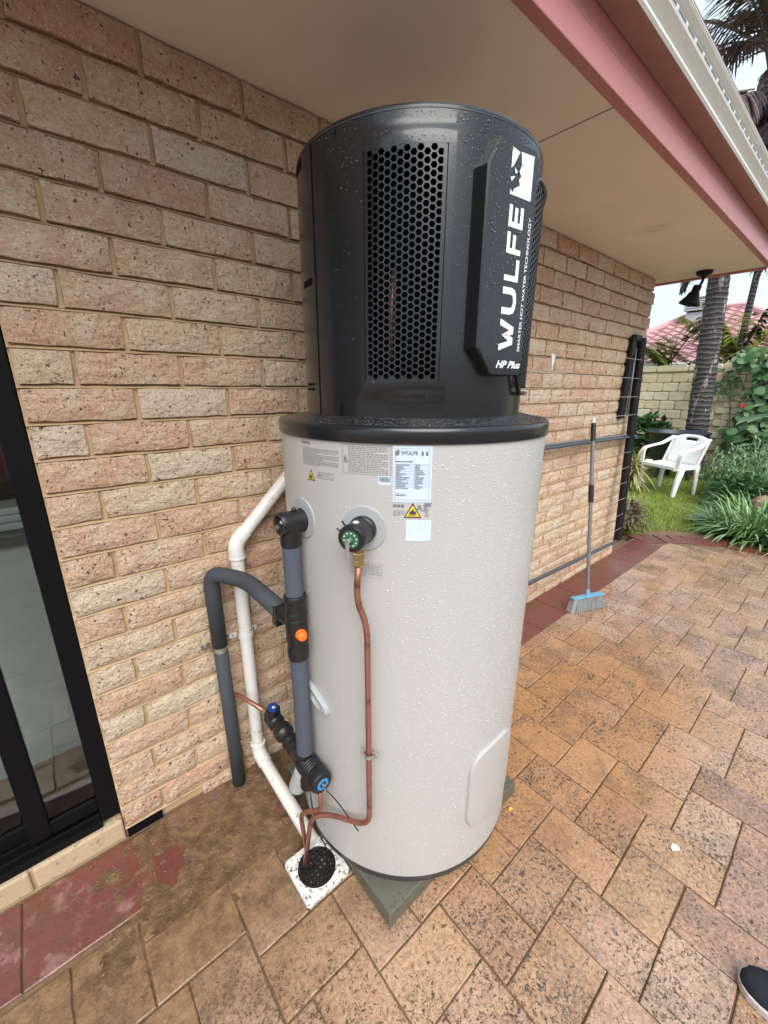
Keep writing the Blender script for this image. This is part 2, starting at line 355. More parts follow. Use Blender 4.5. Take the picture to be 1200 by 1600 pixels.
M = dict(brick=mk_brick(), mortar=mk_mortar(), paver=mk_paver(), red=mk_redpaver(), lime=mk_limestone(), soil=mk_soil(), roof=mk_roof(), trunk=mk_trunk(),
    shell=mk_shell(), tank=mk_tank(), drop=mk_drop('water', (.95, .95, .96), .45, .30), dropd=mk_drop('water_film', (.25, .26, .28), .04, .38), pane=mk_pane(),
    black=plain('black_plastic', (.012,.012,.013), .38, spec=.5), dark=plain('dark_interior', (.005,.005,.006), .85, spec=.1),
    ring=plain('dark_ring', (.05,.05,.052), .5), frame=plain('black_aluminium', (.005,.005,.006), .5, grain=.1, spec=.12),
    foam=plain('grey_foam', (.070,.083,.110), .75, bump=.25, bscale=600), foam2=plain('dark_foam', (.043,.049,.060), .75, bump=.25, bscale=600),
    pvc=plain('white_pvc', (.70,.69,.66), .36, dirt=((.33,.25,.17), 26, .58, .72)), copper=plain('copper', (.42,.18,.135), .42, metal=.75, dirt=((.20,.085,.06), 26, .5, .68)),
    brass=plain('brass', (.60,.43,.22), .3, metal=.95), zinc=plain('zinc_clip', (.45,.43,.40), .45, metal=.7), rust=plain('rusty_clip', (.16,.09,.06), .7, dirt=((.3,.28,.26), 60, .5, .6)),
    orange=plain('orange_cap', (.85,.17,.015), .35), blue=plain('blue_cap', (.01,.05,.22), .3), cyan=plain('cyan_ring', (.03,.26,.60), .35), green=plain('green_dial', (.025,.13,.055), .4),
    white=plain('white_print', (.78,.79,.80), .45), lab=plain('label_white', (.55,.645,.78), .4), labc=plain('label_clear', (.60,.575,.545), .42), ink=plain('black_ink', (.045,.045,.05), .6), ink2=plain('grey_ink', (.16,.16,.17), .6),
    yellow=plain('yellow_print', (.78,.55,.03), .45), grey=plain('grey_plastic', (.36,.37,.38), .5), grey2=plain('light_grey_plastic', (.45,.46,.47), .4),
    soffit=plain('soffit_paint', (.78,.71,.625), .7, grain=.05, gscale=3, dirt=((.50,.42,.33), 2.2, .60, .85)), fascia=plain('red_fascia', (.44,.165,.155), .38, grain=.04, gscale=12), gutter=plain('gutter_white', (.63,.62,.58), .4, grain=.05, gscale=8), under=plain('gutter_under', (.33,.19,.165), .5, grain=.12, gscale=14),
    pad=mk_concrete('pad_slab', (.06,.06,.045), (.15,.145,.11), (.035,.034,.026), .42), sill=mk_concrete('sill_brick', (.42,.31,.19), (.55,.43,.29), (.2,.13,.08)),
    sand=plain('joint_sand', (.17,.105,.06), .95, grain=.25, gscale=80, bump=.4), drainw=plain('drain_white', (.72,.71,.68), .4, dirt=((.13,.085,.05), 95, .54, .60)), mud=plain('drain_mud_glints', (.030,.022,.016), .35, dirt=((.42,.37,.31), 70, .50, .60)),
    cabinet=plain('cabinet_white', (.74,.75,.74), .5), bench=plain('bench_stone', (.13,.13,.13), .3), maroon=plain('maroon_cloth', (.16,.02,.045), .8, grain=.2), kick=plain('kick_board', (.28,.19,.13), .6),
    alu=plain('grey_alu', (.20,.195,.20), .42, metal=.3), bristle=plain('bristle', (.42,.44,.45), .8, grain=.2, gscale=120), lblue=plain('broom_blue', (.13,.33,.47), .4), wire=plain('line_cord', (.62,.61,.58), .6),
    blackm=plain('black_metal', (.008,.0075,.009), .6, grain=.15, spec=.3), chair=plain('chair_white', (.80,.80,.78), .38), tub=plain('tub_plastic', (.018,.022,.034), .4), slate=plain('steel_rail', (.09,.10,.125), .35, metal=.4),
    shoe=plain('shoe_cloth', (.012,.013,.022), .85, bump=.4, bscale=700), sole=plain('shoe_sole', (.55,.51,.49), .6), rock=mk_concrete('garden_rock', (.26,.16,.11), (.38,.25,.18), (.12,.08,.06)), kerb=mk_concrete('kerb_stone', (.50,.41,.27), (.60,.50,.35), (.15,.13,.09)),
    lawn=plain('lawn_soil', (.20,.20,.06), .9, grain=.3, gscale=6), grass=mk_leaf('grass_blade', (0.169,0.270,0.037), (0.321,0.456,0.076), (0.439,0.490,0.144), .5, .2), bed=plain('bed_soil', (.055,.04,.026), .95, grain=.3, gscale=20),
    lstrap=mk_leaf('strap_leaf', (0.084,0.177,0.053), (0.214,0.380,0.119), (0.475,0.641,0.356)), lsilver=mk_leaf('silver_leaf', (.216,.284,.230), (.405,.486,.419)), lround=mk_leaf('round_leaf', (0.047,0.115,0.041), (0.115,0.236,0.081), (0.230,0.365,0.162), .35), lrose=mk_leaf('needle_leaf', (0.097,0.178,0.083), (0.235,0.373,0.178), (0.386,0.523,0.275)), lbig=mk_leaf('broad_leaf', (.121,.216,.121), (.257,.365,.230), None, .4), lcord=mk_leaf('cordyline_leaf', (.30,.34,.09), (.52,.42,.20), (.55,.36,.29)), lbrown=mk_leaf('dry_leaf', (.10,.065,.04), (.24,.16,.10), (.20,.22,.09)),
    lyel=mk_leaf('areca_leaf', (.22,.27,.04), (.48,.50,.12), (.60,.57,.20), .4, .35), ldead=mk_leaf('dead_frond', (.055,.038,.043), (.13,.088,.09), (.27,.19,.13), .8), ldgr=mk_leaf('palm_leaf', (.060,.055,.034), (.125,.115,.060), None, .45), lstem=plain('stem', (.22,.24,.07), .6), wood=plain('twig', (.10,.07,.045), .85), pink=plain('pink_petal', (.62,.22,.25), .5), redf=plain('red_petal', (.75,.06,.04), .5),
    acu=plain('cooler_grey', (.45,.47,.50), .5), render=plain('render_wall', (.5,.44,.36), .8))

# ------------------------------------------------------------------ ground and patio
g = MB(); g.box(-60, 90, -60, 60, -1.0, -.06); g.build('ground', M['sand'], kind='structure')
patio = MB(); patio.box(-2.6, 4.95, -4.2, .02, -.05, -.007); patio = patio.build('patio', M['sand'], kind='structure')
PW, PL, JT = .1517, .2225, .004
def paver_mesh(name, sx, sy, mat, top=0.0, ch=.0028):
    m_ = MB(); n = 5 if sx > sy else 4; k = 9-n
    j = lambda: random.uniform(-.0012, .0012)
    x0, x1, y0, y1 = JT/2, sx-JT/2, JT/2, sy-JT/2
    ring = [(x0+(x1-x0)*i/n, y0+j()) for i in range(n)]+[(x1+j(), y0+(y1-y0)*i/k) for i in range(k)]+[(x1-(x1-x0)*i/n, y1+j()) for i in range(n)]+[(x0+j(), y1-(y1-y0)*i/k) for i in range(k)]
    N = len(ring); cx, cy = sx/2, sy/2
    inr = [(x+(ch if x < x0+.003 else -ch if x > x1-.003 else 0), y+(ch if y < y0+.003 else -ch if y > y1-.003 else 0)) for x, y in ring]
    vs = [(x, y, -.05) for x, y in ring]+[(x, y, top-ch*.8) for x, y in ring]+[(x, y, top) for x, y in inr]
    fs = [(a*N+i, a*N+(i+1)%N, (a+1)*N+(i+1)%N, (a+1)*N+i) for a in (0, 1) for i in range(N)]+[tuple(range(2*N, 3*N))]
    m_.add(vs, fs); return m_.mesh(name, mat, None, fixn=True)
VM = [paver_mesh('paver', PW, PL, M['paver']) for _ in range(4)]; HM = [paver_mesh('paver', PL, PW, M['paver']) for _ in range(4)]
YB = -.243                                         # inner edge of the red border
cells = []
for i in range(-40, 60):
    for j in range(-40, 60):
        bx = .757+i*PW+j*PL; by = -1.2185+i*PW-j*PL
        for kind, x, y, sx, sy in (('V', bx, by, PW, PL), ('H', bx+PW, by, PL, PW)):
            if y > YB-.02 or y+sy < -4.1 or x > 4.72 or x+sx < -2.4: continue
            c = (x+sx/2, y+sy/2, 0)
            if c[0] > 4.45-.5*max(0, -.2-c[1])*0 and c[1] > -.55: continue
            cells.append((kind, x, y, sx, sy))
def seen_d(x, y, sx, sy):
    best = None
    for px, py in ((x, y), (x+sx, y), (x, y+sy), (x+sx, y+sy), (x+sx/2, y+sy/2)):
        q = shown((px, py, 0), 12)
        if q: best = q[2] if best is None else min(best, q[2])
    return best
rank = sorted([(d, c) for c in cells for d in [seen_d(*c[1:])] if d is not None], key=lambda t: t[0])
near = set(id(c) for d, c in rank[:262]); rest = MB()
for c in cells:
    kind, x, y, sx, sy = c
    dz = random.uniform(-.0022, .0018); cut = y+sy > YB
    if id(c) in near:
        if cut:
            me = paver_mesh('paver', sx, YB-y, M['paver'])
        else: me = random.choice(VM if kind == 'V' else HM)
        o = link('paver', me, patio); o.location = (x, y, dz); o.rotation_euler = (random.uniform(-.006, .006), random.uniform(-.006, .006), random.uniform(-.004, .004)); o.matrix_parent_inverse = Matrix.Identity(4)
    else: rest.box(x+JT/2, x+sx-JT/2, y+JT/2, min(y+sy, YB)-JT/2, -.05, dz)
rest.build('paver_field', M['paver'], patio, kind='stuff')
# red border along the house, then curving round the end of the patio
RM = [paver_mesh('border_paver', .305, .243, M['red']) for _ in range(3)]
for k in range(-7, 15):
    o = link('border_paver', RM[k % 3], patio); o.location = (-.378+.305*k, -.243, random.uniform(-.002, .001)); o.matrix_parent_inverse = Matrix.Identity(4)
    o.rotation_euler = (random.uniform(-.008, .008), random.uniform(-.006, .006), 0)
RB = [paver_mesh('border_paver', .235, .115, M['red']) for _ in range(3)]
curve = [(4.29, .08), (4.40, .02), (4.50, -.07), (4.60, -.16), (4.69, -.26), (4.76, -.37), (4.81, -.48), (4.84, -.60), (4.86, -.72), (4.87, -.84), (4.88, -.96), (4.88, -1.08), (4.88, -1.20)]
for k in range(len(curve)-1):
    (x0, y0), (x1, y1) = curve[k], curve[k+1]; a = math.atan2(y1-y0, x1-x0)
    o = link('border_paver', RB[k % 3], patio); o.location = (x0+math.cos(a-PI/2)*.0, y0, random.uniform(.001, .005)); o.rotation_euler = (0, 0, a-PI/2); o.matrix_parent_inverse = Matrix.Identity(4)
# mud washed over the corner by the drain
gx, gy = 130, 80; X = np.linspace(-.35, .80, gx); Y = np.linspace(-.66, -.012, gy)
XX, YY = np.meshgrid(X, Y, indexing='ij')
def vnoise(x, y, s, seed):
    r = np.random.default_rng(seed).random((64, 64)); u = (x*s) % 63; v = (y*s) % 63
    i = u.astype(int); j = v.astype(int); fu = u-i; fv = v-j; fu = fu*fu*(3-2*fu); fv = fv*fv*(3-2*fv)
    return (r[i, j]*(1-fu)+r[i+1, j]*fu)*(1-fv)+(r[i, j+1]*(1-fu)+r[i+1, j+1]*fu)*fv
h = (vnoise(XX+3, YY+3, 9, 1)*.5+vnoise(XX+3, YY+3, 23, 2)*.3+vnoise(XX+3, YY+3, 61, 3)*.2-.5)*.030
edge = np.clip((YY+.66)/.34, 0, 1)*np.clip((XX+.33)/.26, 0, 1)*np.clip((.80-XX)/.2, 0, 1)
Z = -.010+edge*(.0122+np.clip((YY+.2)/.2, 0, 1)*.006)+h*.55
mm = MB(); mm.add([(XX[i, j], YY[i, j], Z[i, j]) for i in range(gx) for j in range(gy)], [(i*gy+j, (i+1)*gy+j, (i+1)*gy+j+1, i*gy+j+1) for i in range(gx-1) for j in range(gy-1)])
o = mm.build('mud', M['soil'], smooth=0, kind='stuff'); o.data.shade_smooth(); tag(o, 'brown mud washed over the pavers between the drain and the wall', 'mud')

gb = MB()
for _ in range(320):
    x, y = random.uniform(-.3, .75), -.02-.62*random.random()**1.6; r_ = random.uniform(.0012, .0036); p = Vector((x, y, .004+r_*.3))
    u_ = [Vector((random.uniform(-1,1), random.uniform(-1,1), random.uniform(.2,.8))).normalized()*r_ for _ in range(3)]
    gb.add([p-u_[0], p+u_[0], p+u_[1], p-u_[1]+u_[2]*.3, p+Vector((0,0,r_))], [(0,2,4), (2,1,4), (1,3,4), (3,0,4)])
o = gb.build('grit', M['kick'], fixn=False, kind='stuff'); tag(o, 'pale grit and crumbs scattered over the mud near the drain', 'grit')

# ------------------------------------------------------------------ brick house
house = thing('brick_house', 'cream and pink brick house wall with wide eave and white gutter', 'house')
H0 = 2.19; WX0, WX1 = -.115, 3.62
wl = MB(); wl.box(WX0, WX1-.02, .0190, .24, -.3, H0+.02); wl.box(-4.5, -2.0, .0, .24, -.3, H0+.02)
wl.box(-2.0, WX0, .06, .24, 2.12, H0+.02); wl.box(3.40, WX1-.02, .24, 6, -.3, H0+.02); wl.box(-4.5, -4.3, .24, 6, -.3, H0+.02); wl.box(-4.5, 3.6, 5.8, 6, -.3, H0+.02)
# weathered bed joints: flush at the bottom, raked back under the brick above
for r_ in range(26):
    zb = H0-.086*(r_+1)
    if zb < -.01: continue
    wl.add([(WX0, .0185, zb+.0045), (WX0, .0045, zb-.0038), (WX0, .0195, zb-.007), (WX1, .0185, zb+.0045), (WX1, .0045, zb-.0038), (WX1, .0195, zb-.007)], [(0,1,4,3), (1,2,5,4), (0,2,1), (3,4,5)])
wall = wl.build('wall', M['mortar'], house, fixn=False)
def brick_mesh(L, jag=1.0):
    m_ = MB(); nx, nz = max(2, round(L/.033)), 4; x0, x1, z0, z1 = -L/2, L/2, -.038, .038
    fr = []
    for i in range(nx+1):
        for k in range(nz+1):
            x = x0+(x1-x0)*i/nx; z = z0+(z1-z0)*k/nz; ed = (i in (0, nx)) or (k in (0, nz))
            y = random.uniform(-.0055, .0022)*jag
            if ed: y = .0040+random.uniform(-.0015, .0035); x += random.uniform(-.0022, .0014)*(1 if i == nx else -1 if i == 0 else 0); z += random.uniform(-.0026, .0012)*(1 if k == nz else -1 if k == 0 else 0)
            fr.append((x, y, z))
    N = nz+1; idx = lambda i, k: i*N+k
    ring = [idx(i, 0) for i in range(nx)]+[idx(nx, k) for k in range(nz)]+[idx(i, nz) for i in range(nx, 0, -1)]+[idx(0, k) for k in range(nz, 0, -1)]
    back = [(fr[q][0], .03, fr[q][2]) for q in ring]; o_ = len(fr)
    fs = [(idx(i, k), idx(i+1, k), idx(i+1, k+1), idx(i, k+1)) for i in range(nx) for k in range(nz)]
    fs += [(ring[a], o_+a, o_+(a+1) % len(ring), ring[(a+1) % len(ring)]) for a in range(len(ring))]
    m_.add(fr+back, fs); return m_.mesh('brick', M['brick'], 50, fixn=True)
FULL = [brick_mesh(.23) for _ in range(14)]; SPEC = {}
bl = []
for r_ in range(26):
    zc = H0-.043-.086*r_
    js = [(0 if r_ % 2 == 0 else .12)+.24*k for k in range(-1, 17)]
    end = WX1+(.07 if zc < 1.21 else .0)+(.022 if r_ % 2 else -.010)+random.uniform(-.008, .008)
    ed = [WX0+.0]+[q for q in js if WX0+.03 < q < end-.03]+[end+.005]
    for a, b in zip(ed[:-1], ed[1:]):
        if r_ == 25 and a < -.05: continue
        bl.append((a+.005, b-.005, zc))
def bsee(b):
    c = ((b[0]+b[1])/2, 0, b[2]); q = shown(c, 80); return q[2] if q else None
rk = sorted([(d, b) for b in bl for d in [bsee(b)] if d is not None], key=lambda t: t[0])
nb = set(b for d, b in rk[:300]); br = MB()
for b in bl:
    L = round(b[1]-b[0], 3)
    if b in nb:
        if abs(L-.23) < .002: me = random.choice(FULL)
        else:
            if L not in SPEC: SPEC[L] = [brick_mesh(L) for _ in range(3)]
            me = random.choice(SPEC[L])
        o = link('brick', me, wall); o.location = ((b[0]+b[1])/2, random.uniform(-.0015, .0015), b[2]); o.matrix_parent_inverse = Matrix.Identity(4)
        o.rotation_euler = (random.uniform(-.012, .012), random.uniform(-.004, .004), random.uniform(-.006, .006))
    else: br.box(b[0], b[1], .002, .03, b[2]-.038, b[2]+.038)
for x0_, x1_, z0_, z1_ in ((-4.5, -2.0, 0, H0), (-2.0, WX0, 2.12, H0)):      # the same bond left of and above the door
    for r_ in range(26):
        zc = H0-.043-.086*r_
        if zc-.038 < z0_: continue
        for k in range(20):
            a = x0_+(0 if r_ % 2 else -.12)+.24*k; a0_, a1_ = max(a, x0_)+.005, min(a+.24, x1_)-.005
            if a1_-a0_ > .03: br.box(a0_, a1_, -.008 if x1_ < -1.9 else .052, .03 if x1_ < -1.9 else .07, zc-.038, zc+.038)
br.build('brick_field', M['brick'], wall, kind='stuff')
pj_ = MB()
for b in bl:                                         # perpends: mortar struck a little back between neighbouring bricks
    if b[1] < WX1-.1: pj_.box(b[1]-.001, b[1]+.011, .0125, .0195, b[2]-.041, b[2]+.039)
pj_.build('perpends', M['mortar'], wall, kind='stuff')
# soffit in two sheets with a pressed joint, red fascia, white gutter
sf = MB(); sf.box(-3.5, 1.336, -.585, .06, H0, H0+.012); sf.build('soffit_sheet', M['soffit'], house)
sf = MB(); sf.box(1.344, 3.765, -.585, .06, H0, H0+.012); sf.build('soffit_sheet', M['soffit'], house)
sf = MB(); sf.box(1.30, 1.38, -.58, .05, H0+.013, H0+.02); sf.build('soffit_batten', M['dark'], house)
sf = MB(); sf.box(-3.5, 3.79, -.617, -.586, H0-.006, 2.252); sf.build('fascia_board', M['fascia'], house, bevel=.003)
sf = MB(); sf.box(-3.5, 3.79, -.615, -.588, 2.2535, 2.42); sf.build('fascia_board', M['fascia'], house, bevel=.0015)
sf = MB(); sf.box(3.767, 3.80, -.583, 3.0, H0-.012, 2.42); sf.build('barge_board', M['fascia'], house, bevel=.003)
gp = [(-.6165,2.302),(-.672,2.300),(-.6800,2.301),(-.6850,2.308),(-.6835,2.316),(-.676,2.320),(-.666,2.325),(-.663,2.334),(-.668,2.344),(-.682,2.352),(-.692,2.361),(-.695,2.372),(-.692,2.381),(-.682,2.388),(-.679,2.395),(-.685,2.401),(-.6985,2.404),(-.7025,2.410),(-.6995,2.417),(-.690,2.417),(-.676,2.40),(-.660,2.36),(-.656,2.308),(-.6165,2.308)]
gt = MB()
for a, b in zip(gp[:-1], gp[1:]):
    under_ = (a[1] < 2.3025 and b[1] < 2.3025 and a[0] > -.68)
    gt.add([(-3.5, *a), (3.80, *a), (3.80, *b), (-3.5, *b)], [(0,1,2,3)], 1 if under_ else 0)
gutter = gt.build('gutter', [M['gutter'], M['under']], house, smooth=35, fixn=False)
for k in range(46):
    x = .10+k*.081; sl_ = MB(); sl_.box(x, x+.060, -.6958, -.6890, 2.3695, 2.3750); sl_.build('gutter_slot', M['alu'], gutter)
rf = MB(); rf.add([(-3.6,-.70,2.42),(3.85,-.70,2.42),(3.85,3.2,4.1),(-3.6,3.2,4.1),(3.85,7,2.42),(-3.6,7,2.42)], [(0,1,2,3),(3,2,4,5)]); rf.build('roof', M['roof'], house)
ce = MB(); ce.box(-4.4, 3.5, .25, 5.9, 2.14, 2.16); ce.build('ceiling', M['soffit'], house)
fl = MB(); fl.box(-4.4, 3.5, .06, 5.9, -.2, .075); fl.build('floor', M['kick'], house)
sf = MB(); sf.box(WX0+.004, -.008, .010, .018, -.01, .038); sf.build('gap_shade_plate', M['dark'], house)  # black plate paints the shade inside the gap below the corner brick
# sliding door at the left
door = link('sliding_door', None, house); 
DY0, DY1 = .018, .085
d_ = MB(); d_.box(-.166, WX0-.0015, DY0, DY1+.03, .10, 2.12); d_.box(-2.0, -1.955, DY0, DY1+.03, .10, 2.12); d_.box(-1.955, -.166, DY0, DY1+.03, 2.07, 2.12); d_.build('frame', M['frame'], door, bevel=.003)
d_ = MB(); d_.box(-2.0, -.1665, DY0-.004, DY1+.04, .085, .108); d_.box(-1.96, -.167, DY0+.012, DY0+.022, .108, .125); d_.box(-1.96, -.167, DY1-.02, DY1-.010, .108, .125); d_.build('track', M['frame'], door, bevel=.002)
d_ = MB(); d_.box(-.333, -.283, .040, .068, .13, 2.06); d_.box(-.283, -.1668, .042, .066, .13, .176); d_.box(-.283, -.1668, .042, .066, 2.0, 2.06); d_.build('sash', M['frame'], door, bevel=.003)
for z0_, z1_ in ((.13, .18), (2.0, 2.06)):
    d_ = MB(); d_.box(-1.95, -.334, .072, .095, z0_, z1_); d_.build('sash_rail', M['frame'], door, bevel=.003)
d_ = MB(); d_.box(-.2825, -.1672, .052, .056, .1765, 1.999); d_.build('glass_pane', M['pane'], door)
d_ = MB(); d_.box(-1.949, -.3335, .082, .086, .1805, 1.999); d_.build('glass_pane', M['pane'], door)
sill = MB()
for k in range(9):
    x1 = WX0-.002-.232*k; sill.box(x1-.224, x1, .002, .10, .008, .083)
sill.build('sill', M['sill'], house, bevel=.006)
sl_ = MB(); sl_.box(-2.2, WX0-.003, .012, .10, -.05, .080); sl_.build('sill_bed', M['mortar'], house)
# what is seen through the glass
cab = MB(); cab.box(-1.2, -.09, .34, .9, .16, .955); cb = cab.build('kitchen_cabinet', M['cabinet'], bevel=.003)
kb = MB(); kb.box(-1.2, -.09, .36, .9, .0755, .159); kb.build('kick_board', M['kick'], cb)
cw = MB(); cw.box(-1.25, -.06, .31, .92, .956, .992); cw.build('worktop', M['bench'], cb, bevel=.003)
tag(cb, 'pale grey kitchen cabinet behind the glass door', 'cabinet')
bk = MB()
for i_, (a, b, c, e) in enumerate(((-.26,-.12,.36,.50), (-.255,-.13,.37,.49), (-.25,-.125,.365,.495))):
    bk.box(a, b, c, e, .9925+.024*i_, .9925+.024*i_+.0225)
tag(bk.build('towel_stack', M['cabinet'], bevel=.006), 'small stack of folded pale cloths on the worktop behind the glass', 'towels')
cu = MB(); n = 40
for i in range(n):
    x0, x1 = -1.0+i*.023, -1.0+(i+1)*.023; y = lambda q: .46+.018*math.sin(q*90)
    cu.add([(x0, y(x0), 1.13), (x1, y(x1), 1.13), (x1, y(x1), 2.05), (x0, y(x0), 2.05)], [(0,1,2,3)])
tag(cu.build('curtain', M['maroon'], smooth=0), 'maroon cloth hanging inside above the worktop', 'curtain')

# ------------------------------------------------------------------ concrete pad and water heater
pd = MB(); pd.box(.388, .992, -.727, -.13, .0015, .055)
tag(pd.build('slab', M['pad'], bevel=.004), 'square grey green slab under the tall water heater', 'slab')
def cyl(az, z, r): a = rad(az); return (TX+r*math.cos(a), TY+r*math.sin(a), z)
def patch(m_, a0, a1, z0, z1, r, n=None, mi=0):
    n = n or max(1, int(abs(a1-a0)/3)); vs = []
    for i in range(n+1):
        a = a0+(a1-a0)*i/n; vs += [cyl(a, z0, r), cyl(a, z1, r)]
    m_.add(vs, [(2*i, 2*i+2, 2*i+3, 2*i+1) for i in range(n)], mi)
def capoly(m_, pts, r, mi=0):                       # polygon in (azimuth degrees, z) laid on the drum
    m_.add([cyl(a, z, r) for a, z in pts], [tuple(range(len(pts)))], mi)
D2A = lambda d, r=TR: math.degrees(d/r)
def text_geo(body, size, bold=0.0, shear=0.0, space=1.0):
    cu_ = bpy.data.curves.new('tmp', 'FONT'); cu_.body = body; cu_.size = size; cu_.offset = bold; cu_.shear = shear; cu_.space_character = space; cu_.resolution_u = 3
    ob = bpy.data.objects.new('tmp', cu_); COL.objects.link(ob)
    dg = bpy.context.evaluated_depsgraph_get(); me = ob.evaluated_get(dg).to_mesh()
    vs = [tuple(v.co) for v in me.vertices]; fs = [tuple(p.vertices) for p in me.polygons]
    ob.evaluated_get(dg).to_mesh_clear(); bpy.data.objects.remove(ob); bpy.data.curves.remove(cu_)
    return vs, fs
def cyl_text(m_, body, az, z, size, r, bold=0, mi=0):
    vs, fs = text_geo(body, size, bold); m_.add([cyl(az+D2A(v[0], r), z+v[1], r) for v in vs], fs, mi)

wh = thing('water_heater', 'tall white cylinder heat pump water heater with black top unit', 'water heater', (TX, TY, 0))
b = MB(); b.lathe([(TR, .085), (TR, 1.3115)], (TX, TY, 0), seg=144); b.build('tank_body', M['tank'], wh, smooth=0, fixn=False)
b = MB(); b.lathe([(.02,.0552), (.347,.0552), (.3505,.060), (.3515,.088), (TR-.001,.0855)], (TX, TY, 0), seg=96); b.build('base_ring', M['ring'], wh, smooth=40)
b = MB(); b.lathe([(TR-.002,1.316), (.3545,1.3095), (.3575,1.3100), (.3582,1.313), (.3582,1.333), (.3570,1.339), (.3530,1.3425), (.3480,1.3435), (.343,1.3425), (.330,1.3445), (.300,1.3520), (.286,1.3550), (.270,1.3555)], (TX, TY, 0), seg=144); b.build('shoulder_cap', M['shell'], wh, smooth=50)
# head housing: drum with a flat recessed grille bay
HR, HZ0, HZ1 = .283, 1.345, 1.891
A1, A2 = -168.0, -120.6
GA0, GA1, GZ0, GZ1 = -154.3, -123.5, 1.429, 1.826
azs = sorted(set([A1, GA0, GA1, A2-.001, A2+.35]+list(np.arange(-168, -120.7, 1.5))+list(np.arange(-118.5, 194, 3.0))))
sst = lambda t: (lambda q: q*q*(3-2*q))(max(0, min(1, t)))
zs = sorted(set([HZ0, 1.36, GZ0, GZ1, HZ1-.006]+list(np.linspace(1.384, 1.416, 7))+list(np.linspace(1.838, 1.868, 7))+[1.5, 1.6, 1.7, 1.78]))
def head_r(az, z):
    if A1 <= az <= A2:
        return HR+.0105*sst((z-1.384)/.034)*sst((1.868-z)/.032)*sst((az-A1)/40)
    return HR
hb = MB(); nz_ = len(zs); na = len(azs)
vs = [cyl(a, z, head_r(a, z)) for a in azs for z in zs]
fs = []
for i in range(na):
    i2 = (i+1) % na
    for k in range(nz_-1):
        if GA0 <= azs[i] < GA1-.01 and GZ0 <= zs[k] < GZ1-.0001: continue
        fs.append((i*nz_+k, i2*nz_+k, i2*nz_+k+1, i*nz_+k+1))
hb.add(vs, fs)
hb.lathe([(HR, HZ1-.006), (HR-.002, HZ1-.002), (HR-.006, HZ1), (.02, HZ1+.004), (0, HZ1+.004)], (TX, TY, 0), seg=96)
head = hb.build('head_housing', M['shell'], wh, smooth=28, fixn=False)
lid = MB(); lid.lathe([(HR+.0008, HZ1-.011), (HR+.0008, HZ1-.0095)], (TX, TY, 0), seg=96); lid.build('lid_seam', M['ring'], head, smooth=0)
sm = MB(); patch(sm, 176.6, 177.6, HZ0+.012, HZ1-.01, HR+.0006); 
for az_, z_, hh in ((160.5, 1.868, .018), (168, 1.640, .014), (166, 1.424, .005), (166, 1.412, .005)):
    patch(sm, az_-5.5, az_+5.5, z_-hh/2, z_+hh/2, HR+.0007)
sm.build('seam_slots', M['dark'], head)
# perforated hexagon grille
gr = MB(); pitch = .0129; hr = pitch/math.sqrt(3); ir = hr*.80
u0, u1 = 0.0, .1468; colw = pitch*.8660; ncol = 12; us = u0+((u1-u0)-colw*(ncol-1))/2
def gp3(u, z, dep=0): az = GA0+(GA1-GA0)*(u-u0)/(u1-u0); return cyl(az, z, head_r(az, 1.6)-dep)
nrow = 30
for c in range(ncol):
    for k in range(nrow):
        cu_, cz = us+c*colw, GZ0+.0165+k*pitch-(pitch/2 if c % 2 == 1 else 0)
        vo = []
        for ring_, dep in ((hr, 0), (ir, 0), (ir*.98, .006)):
            for q in range(6): vo.append(gp3(cu_+ring_*math.cos(PI/3*q), cz+ring_*math.sin(PI/3*q), dep))
        gr.add(vo, [(q, (q+1) % 6, 6+(q+1) % 6, 6+q) for q in range(6)]+[(6+q, 6+(q+1) % 6, 12+(q+1) % 6, 12+q) for q in range(6)])
    for cz in (GZ0+.0165-pitch-(pitch/2 if c % 2 == 1 else 0), GZ0+.0165+nrow*pitch-(pitch/2 if c % 2 == 1 else 0)):
        gr.add([gp3(cu_+hr*math.cos(PI/3*q), min(GZ1, max(GZ0, cz+hr*math.sin(PI/3*q))), .0002) for q in range(6)], [tuple(range(6))])
grille = gr.build('grille', M['shell'], head, fixn=False)
gf = MB(); e0, e1 = us-hr*.55, us+colw*(ncol-1)+hr*.55; zt, zb2 = GZ0+.0165+(nrow-.5)*pitch, GZ0+.0165-pitch-.003
for a, b_, c, d in ((u0-.001, e0, GZ0-.001, GZ1+.001), (e1, u1+.001, GZ0-.001, GZ1+.001), (e0, e1, GZ0-.001, zb2+.003), (e0, e1, zt, GZ1+.001)):
    gf.add([gp3(a, c, .0006), gp3(b_, c, .0006), gp3(b_, d, .0006), gp3(a, d, .0006)], [(0,1,2,3)])
gf.build('grille_border', M['shell'], grille, fixn=False)
gs = MB()
for a, b_, c, d in ((u0+.0005, u1-.0005, GZ1-.0006, GZ1+.0008), (u0+.0005, u1-.0005, GZ0-.0008, GZ0+.0006), (u0-.0003, u0+.0010, GZ0, GZ1), (u1-.0010, u1+.0003, GZ0, GZ1)):
    gs.add([gp3(a, c, -.0004), gp3(b_, c, -.0004), gp3(b_, d, -.0004), gp3(a, d, -.0004)], [(0,1,2,3)])
gs.build('grille_seam', M['dark'], grille, fixn=False)
ip = MB(); ip.tube([gp3(us+colw*3.1, 1.47, .040), gp3(us+colw*3.1, 1.58, .040), gp3(us+colw*3.3, 1.64, .047)], .0050, 10); ip.build('inner_pipe', M['copper'], head, smooth=0)
ip = MB(); ip.lathe([(.23, 1.37), (.23, 1.88)], (TX, TY, 0), seg=48); ip.build('inner_core', M['dark'], head, smooth=0, fixn=False)
